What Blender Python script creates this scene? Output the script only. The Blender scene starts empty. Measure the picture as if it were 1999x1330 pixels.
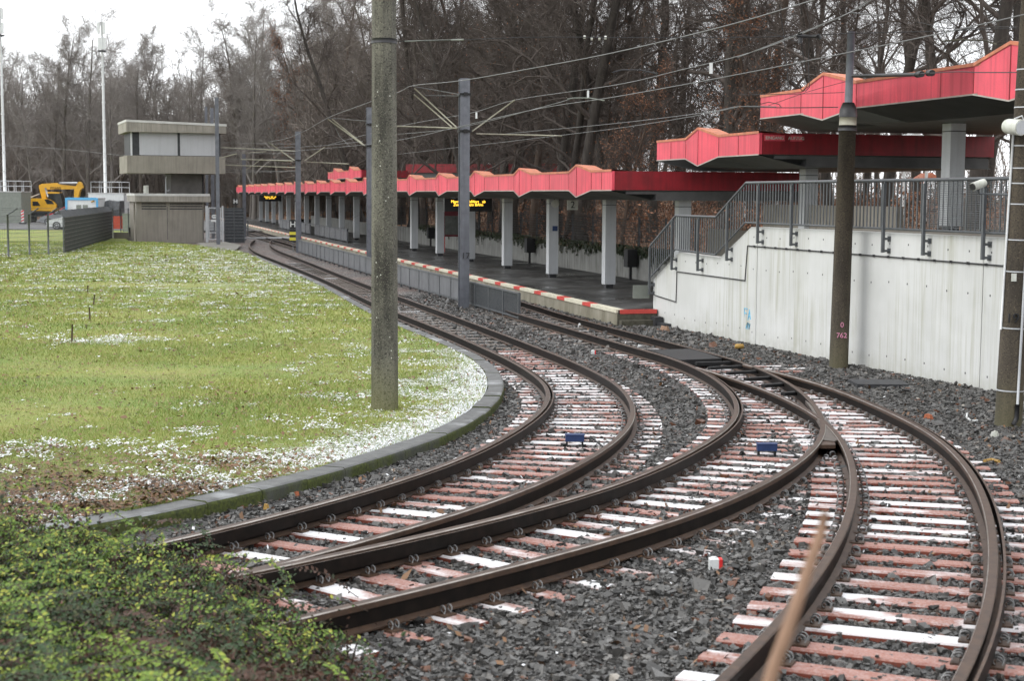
import bpy, math, random
import numpy as np
from mathutils import noise as mnoise, Vector
rng = np.random.default_rng(11)
random.seed(5)
SC = bpy.context.scene
COL = SC.collection
PI = math.pi
A3 = lambda *a: np.array(a, float)

# ------------------------------------------------------------------ survey helpers
# the site was surveyed from the photograph: rays give real ground positions
CF, CH, CTH, CRO = 3000., 2.944, math.atan(284/3000.), .006
def ray(px, py):
    u, v = px-999.5, py-665.; c, s = math.cos(CRO), math.sin(CRO); u, v = c*u+s*v, -s*u+c*v
    return A3(u, CF*math.cos(CTH)-v*math.sin(CTH), -(CF*math.sin(CTH)+v*math.cos(CTH)))/CF
def atz(px, py, z):
    r = ray(px, py); t = (z-CH)/r[2]; return A3(r[0]*t, r[1]*t, z)
def atY(px, py, Y):
    r = ray(px, py); t = Y/r[1]; return A3(r[0]*t, Y, CH+r[2]*t)
ZT = A3([-20, .62], [6, .62], [9, .60], [11, .56], [13, .48], [16, .36], [19.6, .22], [25, .065], [30, 0], [40, 0], [400, 0])
def _zr():
    y = np.arange(-20, 400, .25); z = np.interp(y, ZT[:, 0], ZT[:, 1])
    k = np.hanning(17); k /= k.sum()
    zz = np.convolve(np.pad(z, 8, mode='edge'), k, 'valid'); return y, zz
_zy, _zz = _zr()
def zr(Y): return np.interp(Y, _zy, _zz)
def atrail(px, py, dz=0.):
    z = .3
    for _ in range(40):
        p = atz(px, py, z+dz); z = .5*z+.5*float(zr(p[1]))
    p = atz(px, py, z+dz); return p
# platform frame: s along the edge, t away from the track
PO = A3(2.57, 37.2); PD = A3(-.261, 1.); PD /= np.linalg.norm(PD); PN = A3(PD[1], -PD[0])
def F(p):
    p = np.asarray(p, float).reshape(-1, 3)
    return np.c_[PO[0]+PD[0]*p[:, 0]+PN[0]*p[:, 1], PO[1]+PD[1]*p[:, 0]+PN[1]*p[:, 1], p[:, 2]]
def F1(s, t, z): return F([[s, t, z]])[0]
WT = lambda s: 1.02-.023*s            # retaining wall face
def FW(p):                            # wall frame: s, d behind face, z
    p = np.asarray(p, float).reshape(-1, 3); return F(np.c_[p[:, 0], WT(p[:, 0])+p[:, 1], p[:, 2]])

# ------------------------------------------------------------------ mesh builder
class MB:
    def __init__(s, xf=None): s.v = []; s.f = []; s.n = 0; s.xf = xf; s.attr = []
    def add(s, v, faces, mi=0, smooth=False, col=None):
        v = np.asarray(v, float).reshape(-1, 3)
        if s.xf is not None: v = s.xf(v)
        s.v.append(v)
        if isinstance(faces, np.ndarray): s.f.append((faces+s.n, mi, smooth))
        else:
            by = {}
            for f in faces: by.setdefault(len(f), []).append(f)
            for k, fs in by.items(): s.f.append((np.array(fs, int)+s.n, mi, smooth))
        s.n += len(v)
        if col is not None: s.attr.append((s.n-len(v), s.n, col))
        return s
    def box(s, x, y, z, mi=0):
        v = [(a, b, c) for c in z for b in y for a in x]
        return s.add(v, [(0, 2, 3, 1), (4, 5, 7, 6), (0, 1, 5, 4), (2, 6, 7, 3), (0, 4, 6, 2), (1, 3, 7, 5)], mi)
    def prism(s, poly, ax, a, b, mi=0, mi_side=None):
        # poly: 2D list; extruded along axis ax from a to b
        n = len(poly); P = np.asarray(poly, float); V = []
        for w in (a, b):
            for p in P:
                q = [p[0], p[1]]; q.insert(ax, w); V.append(q)
        ms = mi if mi_side is None else mi_side
        s.add(V, [tuple(range(n))[::-1], tuple(range(n, 2*n))], mi)
        s.n -= 2*n; s.v.pop()
        s.add(V, [(i, (i+1) % n, n+(i+1) % n, n+i) for i in range(n)], ms); return s
    def tube(s, pts, r, k=6, mi=0, cap=True, smooth=True, close=False):
        P = np.asarray(pts, float); n = len(P); R = np.broadcast_to(np.asarray(r, float), (n,))
        T = np.gradient(P, axis=0) if n > 2 else np.repeat([P[1]-P[0]], 2, 0)
        T /= np.linalg.norm(T, axis=1)[:, None]+1e-12
        ref = A3(0, 0, 1) if abs(T[:, 2]).mean() < .8 else A3(1, 0, 0)
        U = np.cross(T, ref); U /= np.linalg.norm(U, axis=1)[:, None]+1e-12; W = np.cross(T, U)
        a = np.arange(k)*2*PI/k
        V = (P[:, None]+R[:, None, None]*(np.cos(a)[None, :, None]*U[:, None]+np.sin(a)[None, :, None]*W[:, None])).reshape(-1, 3)
        i = np.arange(n-1)[:, None]*k; j = np.arange(k)[None]; j2 = (j+1) % k
        q = np.stack([i+j, i+j2, i+k+j2, i+k+j], -1).reshape(-1, 4)
        s.add(V, q, mi, smooth)
        if cap:
            s.n -= len(V); s.v.pop()
            s.add(V, [tuple(range(k)), tuple(range((n-1)*k, n*k))[::-1]], mi)
        return s
    def cyl(s, c, r, h, k=16, mi=0, r2=None):
        c = A3(*c); return s.tube([c, c+A3(0, 0, h)], [r, r if r2 is None else r2], k, mi)
    def sweep(s, path, prof, mis=None, lat=None, smooth=False):
        P = np.asarray(path, float); n = len(P)
        T = np.gradient(P, axis=0); T[:, 2] *= 1; L = np.c_[T[:, 1], -T[:, 0], np.zeros(n)]
        L /= np.linalg.norm(L, axis=1)[:, None]
        pr = np.asarray(prof, float); k = len(pr)
        V = (P[:, None]+pr[None, :, :1]*L[:, None]+pr[None, :, 1:]*A3(0, 0, 1)[None, None]).reshape(-1, 3)
        for j in range(k):
            j2 = (j+1) % k; i = np.arange(n-1)*k
            q = np.stack([i+j, i+j2, i+k+j2, i+k+j], -1)
            m = 0 if mis is None else mis[j]
            if j == 0: s.add(V, q, m, smooth)
            else: s.f.append((q+s.n-len(V), m, smooth))
        s.f.append((np.array([range(k)])+s.n-len(V), 0, False)); s.f.append((np.array([range((n-1)*k, n*k)])[:, ::-1]+s.n-len(V), 0, False))
        return s
    def arrays(s):
        V = np.concatenate(s.v); return V
    def mesh(s, name, mats, org):
        V = np.concatenate(s.v)-org
        loops = np.concatenate([f.ravel() for f, _, _ in s.f]); tot = np.concatenate([np.full(len(f), f.shape[1]) for f, _, _ in s.f])
        mi = np.concatenate([np.full(len(f), m) for f, m, _ in s.f]); sm = np.concatenate([np.full(len(f), b) for f, _, b in s.f])
        me = bpy.data.meshes.new(name); me.vertices.add(len(V)); me.vertices.foreach_set('co', V.ravel().astype(np.float32))
        me.loops.add(len(loops)); me.loops.foreach_set('vertex_index', loops.astype(np.int32))
        me.polygons.add(len(tot)); st = np.r_[0, np.cumsum(tot)[:-1]]
        me.polygons.foreach_set('loop_start', st.astype(np.int32)); me.polygons.foreach_set('loop_total', tot.astype(np.int32))
        me.polygons.foreach_set('material_index', mi.astype(np.int32)); me.polygons.foreach_set('use_smooth', sm.astype(bool))
        for m in mats: me.materials.append(m)
        if s.attr:
            a = me.color_attributes.new('tint', 'FLOAT_COLOR', 'POINT'); C = np.ones((len(V), 4), np.float32)
            for i, j, c in s.attr: C[i:j, :3] = c
            a.data.foreach_set('color', C.ravel())
        me.update(calc_edges=True); me.validate(); return me
ORG = {}
def root_of(o):
    while o.parent: o = o.parent
    return o
def obj(name, mb, mats, parent=None, loc=None):
    if not isinstance(mats, (list, tuple)): mats = [mats]
    org = ORG[root_of(parent).name] if parent else A3(*(loc if loc is not None else (0, 0, 0)))
    me = mb.mesh(name, mats, org)
    o = bpy.data.objects.new(name, me); COL.objects.link(o)
    if parent: o.parent = parent
    else: o.location = org; ORG[o.name] = org
    return o
def tag(o, label, cat, group=None, kind=None):
    o['label'] = label; o['category'] = cat
    if group: o['group'] = group
    if kind: o['kind'] = kind
    return o
def thing(name, label, cat, loc=(0, 0, 0), group=None):
    o = bpy.data.objects.new(name, None); o.empty_display_size = .3; COL.objects.link(o); o.location = tuple(loc)
    ORG[o.name] = A3(*loc); return tag(o, label, cat, group)
def struct(name, mb, mats):
    o = obj(name, mb, mats); o['kind'] = 'structure'; return o
def dup(o, parent=None):
    c = o.copy(); COL.objects.link(c); c.parent = parent
    for ch in list(o.children): dup(ch, c)
    return c
def text_obj(name, body, size, mat, org, xdir, updir, parent, align='CENTER', depth=.004):
    cu = bpy.data.curves.new(name, 'FONT'); cu.body = body; cu.size = size; cu.align_x = align; cu.align_y = 'CENTER'; cu.extrude = depth
    o = bpy.data.objects.new(name, cu); COL.objects.link(o)
    dg = bpy.context.evaluated_depsgraph_get(); me = bpy.data.meshes.new_from_object(o.evaluated_get(dg))
    bpy.data.objects.remove(o)
    X = A3(*xdir); X /= np.linalg.norm(X); U = A3(*updir); U /= np.linalg.norm(U); Nn = np.cross(X, U)
    co = np.zeros(len(me.vertices)*3); me.vertices.foreach_get('co', co); co = co.reshape(-1, 3)
    W = A3(*org)+co[:, :1]*X+co[:, 1:2]*U+co[:, 2:]*Nn-(ORG[root_of(parent).name] if parent else 0)
    me.vertices.foreach_set('co', W.ravel()); me.materials.clear(); me.materials.append(mat); me.update()
    ob = bpy.data.objects.new(name, me); COL.objects.link(ob)
    if parent: ob.parent = parent
    return ob

# ------------------------------------------------------------------ materials
class NT:
    def __init__(s, name):
        s.m = bpy.data.materials.new(name); s.m.use_nodes = True; s.t = s.m.node_tree; s.b = s.t.nodes['Principled BSDF']; s.out = s.t.nodes['Material Output']
        s.c = s.n('ShaderNodeTexCoord').outputs['Object']; 
    def n(s, t, **k):
        x = s.t.nodes.new(t)
        for a, v in k.items(): setattr(x, a, v)
        return x
    def l(s, a, b): s.t.links.new(a, b)
    def set(s, i, v):
        if hasattr(v, 'links') or isinstance(v, bpy.types.NodeSocket): s.l(v, i)
        else: i.default_value = v
    def noise(s, scale, detail=4, rough=.55, vec=None, sc=None, dist=0):
        x = s.n('ShaderNodeTexNoise'); x.inputs['Scale'].default_value = scale; x.inputs['Detail'].default_value = detail; x.inputs['Roughness'].default_value = rough; x.inputs['Distortion'].default_value = dist
        v = vec or s.c
        if sc is not None:
            mp = s.n('ShaderNodeMapping'); mp.inputs['Scale'].default_value = sc; s.l(v, mp.inputs['Vector']); v = mp.outputs[0]
        s.l(v, x.inputs['Vector']); return x.outputs['Fac']
    def voro(s, scale, out='Distance', vec=None, feature='F1'):
        x = s.n('ShaderNodeTexVoronoi', feature=feature); x.inputs['Scale'].default_value = scale; s.l(vec or s.c, x.inputs['Vector']); return x.outputs[out]
    def ramp(s, f, a, b, interp='LINEAR'):      # map range a..b -> 0..1
        x = s.n('ShaderNodeMapRange'); x.inputs['From Min'].default_value = a; x.inputs['From Max'].default_value = b; s.l(f, x.inputs['Value'])
        x.interpolation_type = interp; return x.outputs[0]
    def math(s, op, a, b=0.):
        x = s.n('ShaderNodeMath', operation=op); s.set(x.inputs[0], a); s.set(x.inputs[1], b); return x.outputs[0]
    def mix(s, f, a, b, blend='MIX'):
        x = s.n('ShaderNodeMix', data_type='RGBA', blend_type=blend); s.set(x.inputs[0], f)
        for i, v in ((6, a), (7, b)):
            s.set(x.inputs[i], tuple(v)+(1,) if isinstance(v, (tuple, list)) and len(v) == 3 else v)
        return x.outputs[2]
    def col(s, c): s.set(s.b.inputs['Base Color'], tuple(c)+(1,) if isinstance(c, (tuple, list)) else c)
    def rough(s, r): s.set(s.b.inputs['Roughness'], r)
    def bump(s, h, strength=.4, dist=.02):
        x = s.n('ShaderNodeBump'); x.inputs['Strength'].default_value = strength; x.inputs['Distance'].default_value = dist; s.l(h, x.inputs['Height']); s.l(x.outputs[0], s.b.inputs['Normal'])
    def up(s, lo=.3, hi=.7):
        g = s.n('ShaderNodeNewGeometry'); x = s.n('ShaderNodeSeparateXYZ'); s.l(g.outputs['Normal'], x.inputs[0]); return s.ramp(x.outputs[2], lo, hi)
    def xyz(s, i): 
        x = s.n('ShaderNodeSeparateXYZ'); s.l(s.c, x.inputs[0]); return x.outputs[i]
    def island(s): return s.n('ShaderNodeNewGeometry').outputs['Random Per Island']
    def orand(s): return s.n('ShaderNodeObjectInfo').outputs['Random']
    def attr(s, n): 
        x = s.n('ShaderNodeAttribute', attribute_name=n); return x.outputs['Color']
def sc3(c, k): return tuple(min(1, x*k) for x in c)
def M(name, c, var=.25, scale=6., rough=.6, bump=0, c2=None, streak=0, metal=0, dirt=None, fine=60.):
    m = NT(name); f = m.noise(scale, 6); f2 = m.noise(fine, 3)
    a, b = sc3(c, 1-var), (c2 or sc3(c, 1+var))
    k = m.mix(m.ramp(f, .3, .7), a, b); k = m.mix(m.math('MULTIPLY', m.ramp(f2, .45, .75), .35), k, sc3(c, .6))
    if streak:
        st = m.noise(1., 4, .6, sc=(9, 9, .45)); k = m.mix(m.math('MULTIPLY', m.ramp(st, .45, .72), streak), k, dirt or sc3(c, .35))
    m.col(k); m.rough(rough); m.b.inputs['Metallic'].default_value = metal
    if bump: m.bump(m.noise(fine, 4), bump, .01)
    return m.m
MT = {}
MT['red'] = M('red_panel', (.72, .080, .120), .16, 1.1, .5, streak=.55, dirt=(.36, .035, .05))
MT['red_shaded'] = M('red_panel_shaded', (.24, .006, .014), .25, 2.5, .5, streak=.5, dirt=(.07, .004, .006))  # fascia red darkened in colour for the shaded end faces
MT['orange'] = M('orange_flashing', (.54, .175, .09), .25, 4, .55, streak=.5, dirt=(.25, .12, .08))
MT['seam'] = M('panel_seam', (.2, .01, .015), .2)  # dark red joints between fascia panels
MT['soffit'] = M('soffit_paint', (.085, .092, .088), .2, 2, .6)
MT['soffit_edge'] = M('soffit_trim', (.40, .38, .34), .2, 3, .6)
MT['roof'] = M('roof_felt', (.09, .09, .09), .3, 2, .8)
MT['column'] = M('column_paint', (.52, .54, .56), .06, 2, .5, streak=.25, dirt=(.25, .26, .26))
MT['plinth'] = M('plinth_black', (.035, .036, .04), .3)
MT['steel'] = M('galvanised_steel', (.15, .16, .185), .22, 5, .5, streak=.35, dirt=(.06, .065, .075), metal=.2)
MT['rail_grey'] = M('grey_railing_paint', (.088, .096, .104), .2, 5, .45, streak=.25, dirt=(.06, .065, .05))
MT['fence_grey'] = M('dark_grey_fence', (.085, .095, .105), .2, 4, .55)
MT['mesh_dark'] = M('dark_screen_mesh', (.045, .05, .055), .3, 3, .7)
MT['clip'] = M('clip_steel', (.20, .20, .20), .3, 20, .4, metal=.4)
MT['panel_grey'] = M('grey_barrier_panel', (.13, .135, .145), .2, 2, .6, streak=.5, dirt=(.05, .053, .058))
MT['tubegrey'] = M('insulated_tube', (.30, .29, .225), .2, 8, .5)
MT['wire'] = M('copper_wire', (.13, .133, .133), .2, 5, .4)
MT['wire_dark'] = M('dark_cable', (.03, .03, .032), .2)
MT['black'] = M('black_plastic', (.018, .018, .02), .3, 8, .5)
MT['white'] = M('white_paint', (.72, .74, .74), .06, 3, .5, streak=.15)
MT['offwhite'] = M('offwhite_plastic', (.62, .63, .58), .1, 12, .4, streak=.4, dirt=(.25, .27, .15))
MT['bconcrete'] = M('box_concrete', (.27, .25, .215), .13, 1.2, .8, .2, streak=.35, dirt=(.11, .10, .085))
MT['bfascia'] = M('box_fascia', (.31, .29, .255), .22, 1.0, .8, .2, streak=.5, dirt=(.11, .105, .095))
MT['broof'] = M('box_roof_edge', (.55, .55, .54), .12, 2, .7)
MT['bdark'] = M('dark_frame', (.03, .033, .037), .3)
MT['recess'] = M('recess_concrete', (.085, .08, .075), .3, 1.5, .8)
MT['yellow'] = M('machine_yellow', (.74, .40, .03), .10, 2, .4)
MT['glass'] = M('dark_glass', (.03, .034, .036), .3, 3, .12)
MT['tyre'] = M('rubber', (.02, .02, .02), .3)
MT['rim'] = M('alloy_rim', (.45, .46, .48), .2, 5, .3, metal=.5)
MT['carwhite'] = M('car_white', (.62, .64, .66), .04, 3, .2)
MT['cargrey'] = M('car_grey', (.22, .23, .245), .08, 3, .25)
MT['carred'] = M('car_red', (.36, .03, .045), .1, 3, .25)
MT['blue'] = M('blue_housing', (.016, .042, .135), .2, 12, .45)
MT['cblue'] = M('container_blue', (.12, .42, .72), .05, 3, .5)
MT['skirt'] = M('steel_blue', (.2, .35, .45), .2)
MT['sign_red'] = M('sign_red', (.62, .02, .02), .1)
MT['sign_green'] = M('sign_yellow', (.62, .55, .05), .1)
MT['bin_red'] = M('red_box', (.50, .075, .035), .15)
MT['cab_grey'] = M('cabinet_greygreen', (.22, .24, .21), .15, 4)
MT['tarp'] = M('dark_tarpaulin', (.07, .075, .08), .4, 6, .5, .5)
MT['wood'] = M('weathered_stake', (.075, .05, .03), .3, 14, .9)
MT['ochre'] = M('ochre_cap', (.40, .24, .06), .3, 20, .6)
MT['brick'] = M('broken_brick', (.42, .13, .06), .3, 20, .8)
MT['pinkpaint'] = M('pink_spray', (.7, .28, .42), .1)
MT['bluepaint'] = M('blue_spray', (.16, .55, .80), .1)
MT['inkblack'] = M('stencil_black', (.012, .012, .014), .1)
MT['wire_fence'] = M('wire_fence', (.16, .17, .18), .2)
MT['moss_wood'] = M('mossy_timber', (.08, .075, .055), .4, 8, .9)
MT['twig'] = M('pale_twig', (.33, .205, .135), .2, 30, .7)
MT['asphalt'] = M('asphalt', (.13, .13, .13), .25, .4, .9)
MT['path'] = M('concrete_path', (.17, .165, .145), .2, .8, .9)
def led():
    m = NT('amber_led'); m.col((.9, .5, .05)); m.b.inputs['Emission Color'].default_value = (1, .58, .05, 1); m.b.inputs['Emission Strength'].default_value = 3.2; return m.m
MT['led'] = led()
def concrete_white():
    m = NT('white_wall_paint'); c = m.mix(m.ramp(m.noise(.8, 5), .3, .7), (.56, .57, .555), (.68, .69, .68))
    st = m.noise(1., 5, .65, sc=(10, 10, .30)); patch = m.ramp(m.noise(.55, 3), .42, .62)
    c = m.mix(m.math('MULTIPLY', m.math('MULTIPLY', m.ramp(st, .47, .72), patch), .85), c, (.33, .33, .23))
    st2 = m.noise(1., 4, .6, sc=(33, 33, .8)); c = m.mix(m.math('MULTIPLY', m.math('MULTIPLY', m.ramp(st2, .5, .75), m.ramp(m.noise(.9, 4), .35, .6)), .24), c, (.33, .33, .30))
    z = m.xyz(2); c = m.mix(m.math('MULTIPLY', m.ramp(z, .55, -.2), m.math('MULTIPLY', m.ramp(m.noise(5, 4), .3, .55), .65)), c, (.27, .265, .19))
    c = m.mix(m.math('MULTIPLY', m.ramp(m.noise(.35, 5, .6), .45, .7), .35), c, (.42, .43, .40))
    # tie holes left by the shuttering
    v = m.n('ShaderNodeVectorMath', operation='MODULO')
    m.col(c); m.rough(.75); m.bump(st2, .15, .004); return m.m
MT['wwall'] = concrete_white()
def ivywall():
    m = NT('old_white_wall'); c = m.mix(m.ramp(m.noise(2, 5), .3, .7), (.30, .30, .28), (.42, .42, .40)); st = m.noise(1., 4, .6, sc=(7, 7, .5))
    c = m.mix(m.math('MULTIPLY', m.ramp(st, .45, .7), .6), c, (.10, .10, .08)); m.col(c); m.rough(.9); return m.m
MT['ivywall'] = ivywall()
def pole_mat(name, base, dark, moss):
    m = NT(name); sp = m.noise(70, 2); c = m.mix(m.ramp(m.noise(1.2, 5, sc=(3, 3, .6)), .35, .65), dark, base)
    c = m.mix(m.math('MULTIPLY', m.ramp(sp, .58, .70), .55), c, sc3(base, 2.2)); c = m.mix(m.math('MULTIPLY', m.ramp(m.noise(45, 2), .52, .66), .8), c, sc3(dark, .5))
    z = m.xyz(2); c = m.mix(m.math('MULTIPLY', m.ramp(z, .7, 0.), .45), c, moss); m.col(c); m.rough(.85); m.bump(sp, .35, .01); return m.m
MT['pole_a'] = pole_mat('aggregate_concrete', (.175, .17, .135), (.036, .034, .027), (.15, .15, .03))
MT['pole_b'] = pole_mat('brown_concrete', (.075, .060, .040), (.026, .020, .013), (.08, .078, .035))
def rail_mats():
    m = NT('rail_web'); c = m.mix(m.ramp(m.noise(9, 5), .3, .7), (.005, .0042, .0036), (.014, .0098, .0078)); m.b.inputs['Specular IOR Level'].default_value = .12; m.col(c); m.rough(.5); m.bump(m.noise(60, 3), .2, .003)
    t = NT('rail_head'); st = t.noise(1, 3, sc=(3, 3, 3)); c = t.mix(t.ramp(st, .35, .65), (.24, .205, .18), (.46, .43, .40)); t.col(c); t.rough(.3); t.b.inputs['Metallic'].default_value = .75
    r = NT('rail_rust'); c = r.mix(r.ramp(r.noise(12, 5), .3, .7), (.035, .019, .012), (.080, .045, .026)); r.col(c); r.rough(.55)
    return m.m, t.m, r.m
MT['web'], MT['head'], MT['rust'] = rail_mats()
def sleeper_mat(name, a, b, snow, side):
    m = NT(name); f = m.noise(14, 5); o = m.orand(); c = m.mix(m.ramp(f, .3, .7), a, b); c = m.mix(m.math('MULTIPLY', o, .5), c, sc3(b, .62))
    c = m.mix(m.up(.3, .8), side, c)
    w = m.n('ShaderNodeVectorMath', operation='ADD'); cb = m.n('ShaderNodeCombineXYZ'); 
    for i in range(3): m.l(m.math('MULTIPLY', o, 37.+i*11), cb.inputs[i])
    m.l(m.c, w.inputs[0]); m.l(cb.outputs[0], w.inputs[1])
    nz = m.noise(1.5, 4, .5, vec=w.outputs[0], sc=(1., 2.5, 1)); fine = m.noise(60, 3, .6, vec=w.outputs[0])
    frost = m.math('MULTIPLY', m.math('MULTIPLY', m.ramp(fine, .40, .62), m.up(.5, .8)), .14+.14*snow); c = m.mix(frost, c, (.62, .60, .61))
    k = m.math('ADD', m.math('ADD', nz, m.math('MULTIPLY', fine, .10)), m.math('MULTIPLY', m.math('SUBTRACT', o, .5), .30))
    k = m.math('MULTIPLY', m.math('MULTIPLY', m.ramp(k, .71-snow*.25, .83-snow*.25), .92), m.up(.5, .8))
    c = m.mix(k, c, (.76, .77, .79)); m.col(c); m.rough(.7); m.bump(fine, .3, .004); return m.m
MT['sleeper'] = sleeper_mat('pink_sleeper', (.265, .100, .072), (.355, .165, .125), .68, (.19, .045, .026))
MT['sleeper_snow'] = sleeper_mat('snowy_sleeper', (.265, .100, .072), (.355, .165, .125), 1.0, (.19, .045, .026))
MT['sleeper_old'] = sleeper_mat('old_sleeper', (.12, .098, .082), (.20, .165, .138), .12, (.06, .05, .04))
def stones_mat():
    m = NT('basalt_ballast'); i = m.island(); c = m.mix(i, (.019, .0185, .018), (.125, .121, .115))
    c = m.mix(m.ramp(i, .90, .96), c, (.10, .085, .07)); c = m.mix(m.ramp(i, .968, .972), c, (.13, .055, .03)); c = m.mix(m.ramp(i, .996, .997), c, (.34, .31, .27))
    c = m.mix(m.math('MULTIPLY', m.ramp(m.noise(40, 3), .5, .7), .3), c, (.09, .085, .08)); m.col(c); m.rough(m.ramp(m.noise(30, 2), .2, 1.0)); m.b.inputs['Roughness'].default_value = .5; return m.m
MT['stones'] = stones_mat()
def ballast_mat():
    m = NT('ballast_bed'); d = m.voro(24, 'Distance'); rc = m.n('ShaderNodeTexVoronoi'); rc.inputs['Scale'].default_value = 24; m.l(m.c, rc.inputs['Vector'])
    x = m.n('ShaderNodeSeparateColor'); m.l(rc.outputs['Color'], x.inputs[0]); v = x.outputs[0]
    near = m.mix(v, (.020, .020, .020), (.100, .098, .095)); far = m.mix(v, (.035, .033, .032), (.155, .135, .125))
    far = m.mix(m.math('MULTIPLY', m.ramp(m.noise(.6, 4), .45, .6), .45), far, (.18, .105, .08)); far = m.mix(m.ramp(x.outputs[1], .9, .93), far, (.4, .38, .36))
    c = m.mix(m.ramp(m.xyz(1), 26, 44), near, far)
    c = m.mix(m.ramp(d, .0, .028), c, (.004, .004, .004)) if False else c
    m.col(c); m.rough(.7); m.bump(d, 1.0, .05)
    return m.m
MT['ballast'] = ballast_mat()
def grass_mat():
    m = NT('lawn'); n1 = m.noise(.35, 5); n2 = m.noise(2.2, 5); n3 = m.noise(16, 4)
    c = m.mix(m.ramp(n1, .38, .62), (.18, .25, .05), (.30, .30, .08)); c = m.mix(m.math('MULTIPLY', m.ramp(n2, .42, .68), .7), c, (.175, .255, .05))
    c = m.mix(m.math('MULTIPLY', m.ramp(n3, .5, .7), .6), c, (.25, .22, .10)); c = m.mix(m.math('MULTIPLY', m.ramp(n3, .46, .3), .5), c, (.06, .085, .02))
    y = m.xyz(1); x = m.xyz(0)
    # bare brown patch on the left by the stakes
    bx = m.math('ADD', x, m.math('MULTIPLY', y, .33)); br = m.math('MULTIPLY', m.math('MULTIPLY', m.ramp(bx, -1.2, -3.2), m.ramp(y, 33., 36.)), m.ramp(y, 50., 44.))
    c = m.mix(m.math('MULTIPLY', br, m.ramp(n2, .3, .55)), c, (.15, .088, .04))
    near = m.ramp(y, 16., 11.5); c = m.mix(m.math('MULTIPLY', near, m.math('MULTIPLY', m.ramp(n2, .35, .6), .8)), c, (.16, .09, .05))
    c = m.mix(m.math('MULTIPLY', m.ramp(m.noise(.55, 5, .65, sc=(.6, 1.6, 1)), .5, .68), .45), c, (.24, .19, .075))
    # thin snow remains
    att = m.n('ShaderNodeAttribute', attribute_name='tint'); sep = m.n('ShaderNodeSeparateColor'); m.l(att.outputs['Color'], sep.inputs[0])
    k = m.math('ADD', m.math('ADD', m.math('MULTIPLY', m.noise(1.1, 5, .65), .8), m.math('MULTIPLY', m.noise(14, 4, .7), .75)), m.math('MULTIPLY', sep.outputs[0], .55))
    c = m.mix(m.ramp(k, 1.06, 1.22), c, (.62, .64, .66)); m.col(c); m.rough(.9); m.bump(n3, .8, .05); return m.m
MT['grass'] = grass_mat()
def blade_mat(name, a, b, c2, tr=.3):
    m = NT(name); i = m.island(); c = m.mix(i, a, b); c = m.mix(m.ramp(i, .80, .84), c, c2); c = m.mix(m.math('MULTIPLY', m.ramp(m.noise(.35, 4), .38, .62), .5), c, sc3(b, 1.1)); m.col(c); m.rough(.6)
    return m.m
MT['blade'] = blade_mat('grass_blades', (.115, .205, .03), (.31, .35, .085), (.36, .28, .13))
MT['leaf_fall'] = blade_mat('fallen_leaves', (.095, .050, .026), (.22, .115, .052), (.05, .032, .02))
MT['snow'] = blade_mat('snow_grains', (.72, .74, .77), (.80, .82, .84), (.66, .68, .70))
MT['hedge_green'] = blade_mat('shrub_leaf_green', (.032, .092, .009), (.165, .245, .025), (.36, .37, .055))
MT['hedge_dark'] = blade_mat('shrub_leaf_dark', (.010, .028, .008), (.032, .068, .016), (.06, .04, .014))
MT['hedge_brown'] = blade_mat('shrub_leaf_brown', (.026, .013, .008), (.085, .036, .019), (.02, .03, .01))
MT['ivy'] = blade_mat('ivy_leaf', (.012, .025, .008), (.04, .06, .018), (.06, .045, .02))
MT['copper'] = blade_mat('copper_beech_leaf', (.15, .065, .032), (.27, .12, .06), (.10, .05, .028))
MT['litter'] = M('leaf_litter', (.17, .092, .054), .5, .7, .95, .6, c2=(.30, .175, .10), fine=9.)
def bark(name, a, b, moss=0):
    m = NT(name); c = m.mix(m.ramp(m.noise(3, 5, sc=(4, 4, .7)), .3, .7), a, b)
    if moss: c = m.mix(m.math('MULTIPLY', m.ramp(m.noise(.9, 3), .45, .62), moss), c, (.085, .085, .03))
    m.col(c); m.rough(.9); return m.m
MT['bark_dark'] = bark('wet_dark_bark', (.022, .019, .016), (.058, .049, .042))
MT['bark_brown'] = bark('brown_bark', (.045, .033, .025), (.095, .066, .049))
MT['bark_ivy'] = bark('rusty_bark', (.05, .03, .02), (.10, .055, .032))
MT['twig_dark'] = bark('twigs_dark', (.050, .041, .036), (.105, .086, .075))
MT['bark_far'] = bark('hazy_bark', (.105, .094, .086), (.185, .168, .155), .25)  # distance haze put into these paler bark and twig colours
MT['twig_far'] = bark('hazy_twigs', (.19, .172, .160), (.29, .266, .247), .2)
MT['bark_mid'] = bark('mid_bark', (.085, .072, .063), (.15, .128, .112), .2)  # weaker haze put into the middle-distance colours
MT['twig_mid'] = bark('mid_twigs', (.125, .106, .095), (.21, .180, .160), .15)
def kerb_mat():
    m = NT('kerb_stone'); f = m.noise(6, 5); c = m.mix(m.ramp(f, .3, .7), (.085, .088, .088), (.15, .152, .15))
    c = m.mix(m.math('MULTIPLY', m.ramp(m.noise(1.3, 4), .55, .7), .55), c, (.50, .52, .54))
    g = m.n('ShaderNodeNewGeometry'); s = m.n('ShaderNodeSeparateXYZ'); m.l(g.outputs['Normal'], s.inputs[0])
    side = m.ramp(s.outputs[2], .75, .45); moss = m.mix(m.ramp(m.noise(30, 4), .3, .7), (.018, .026, .006), (.085, .105, .015))
    md = m.ramp(m.noise(1.2, 3), .25, .45); c = m.mix(m.math('MULTIPLY', side, md), c, moss); c = m.mix(m.math('MULTIPLY', side, m.math('SUBTRACT', 1., md)), c, (.03, .032, .028))
    m.col(c); m.rough(.75); m.bump(m.noise(50, 4), .5, .01); return m.m
MT['kerb'] = kerb_mat()
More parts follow.
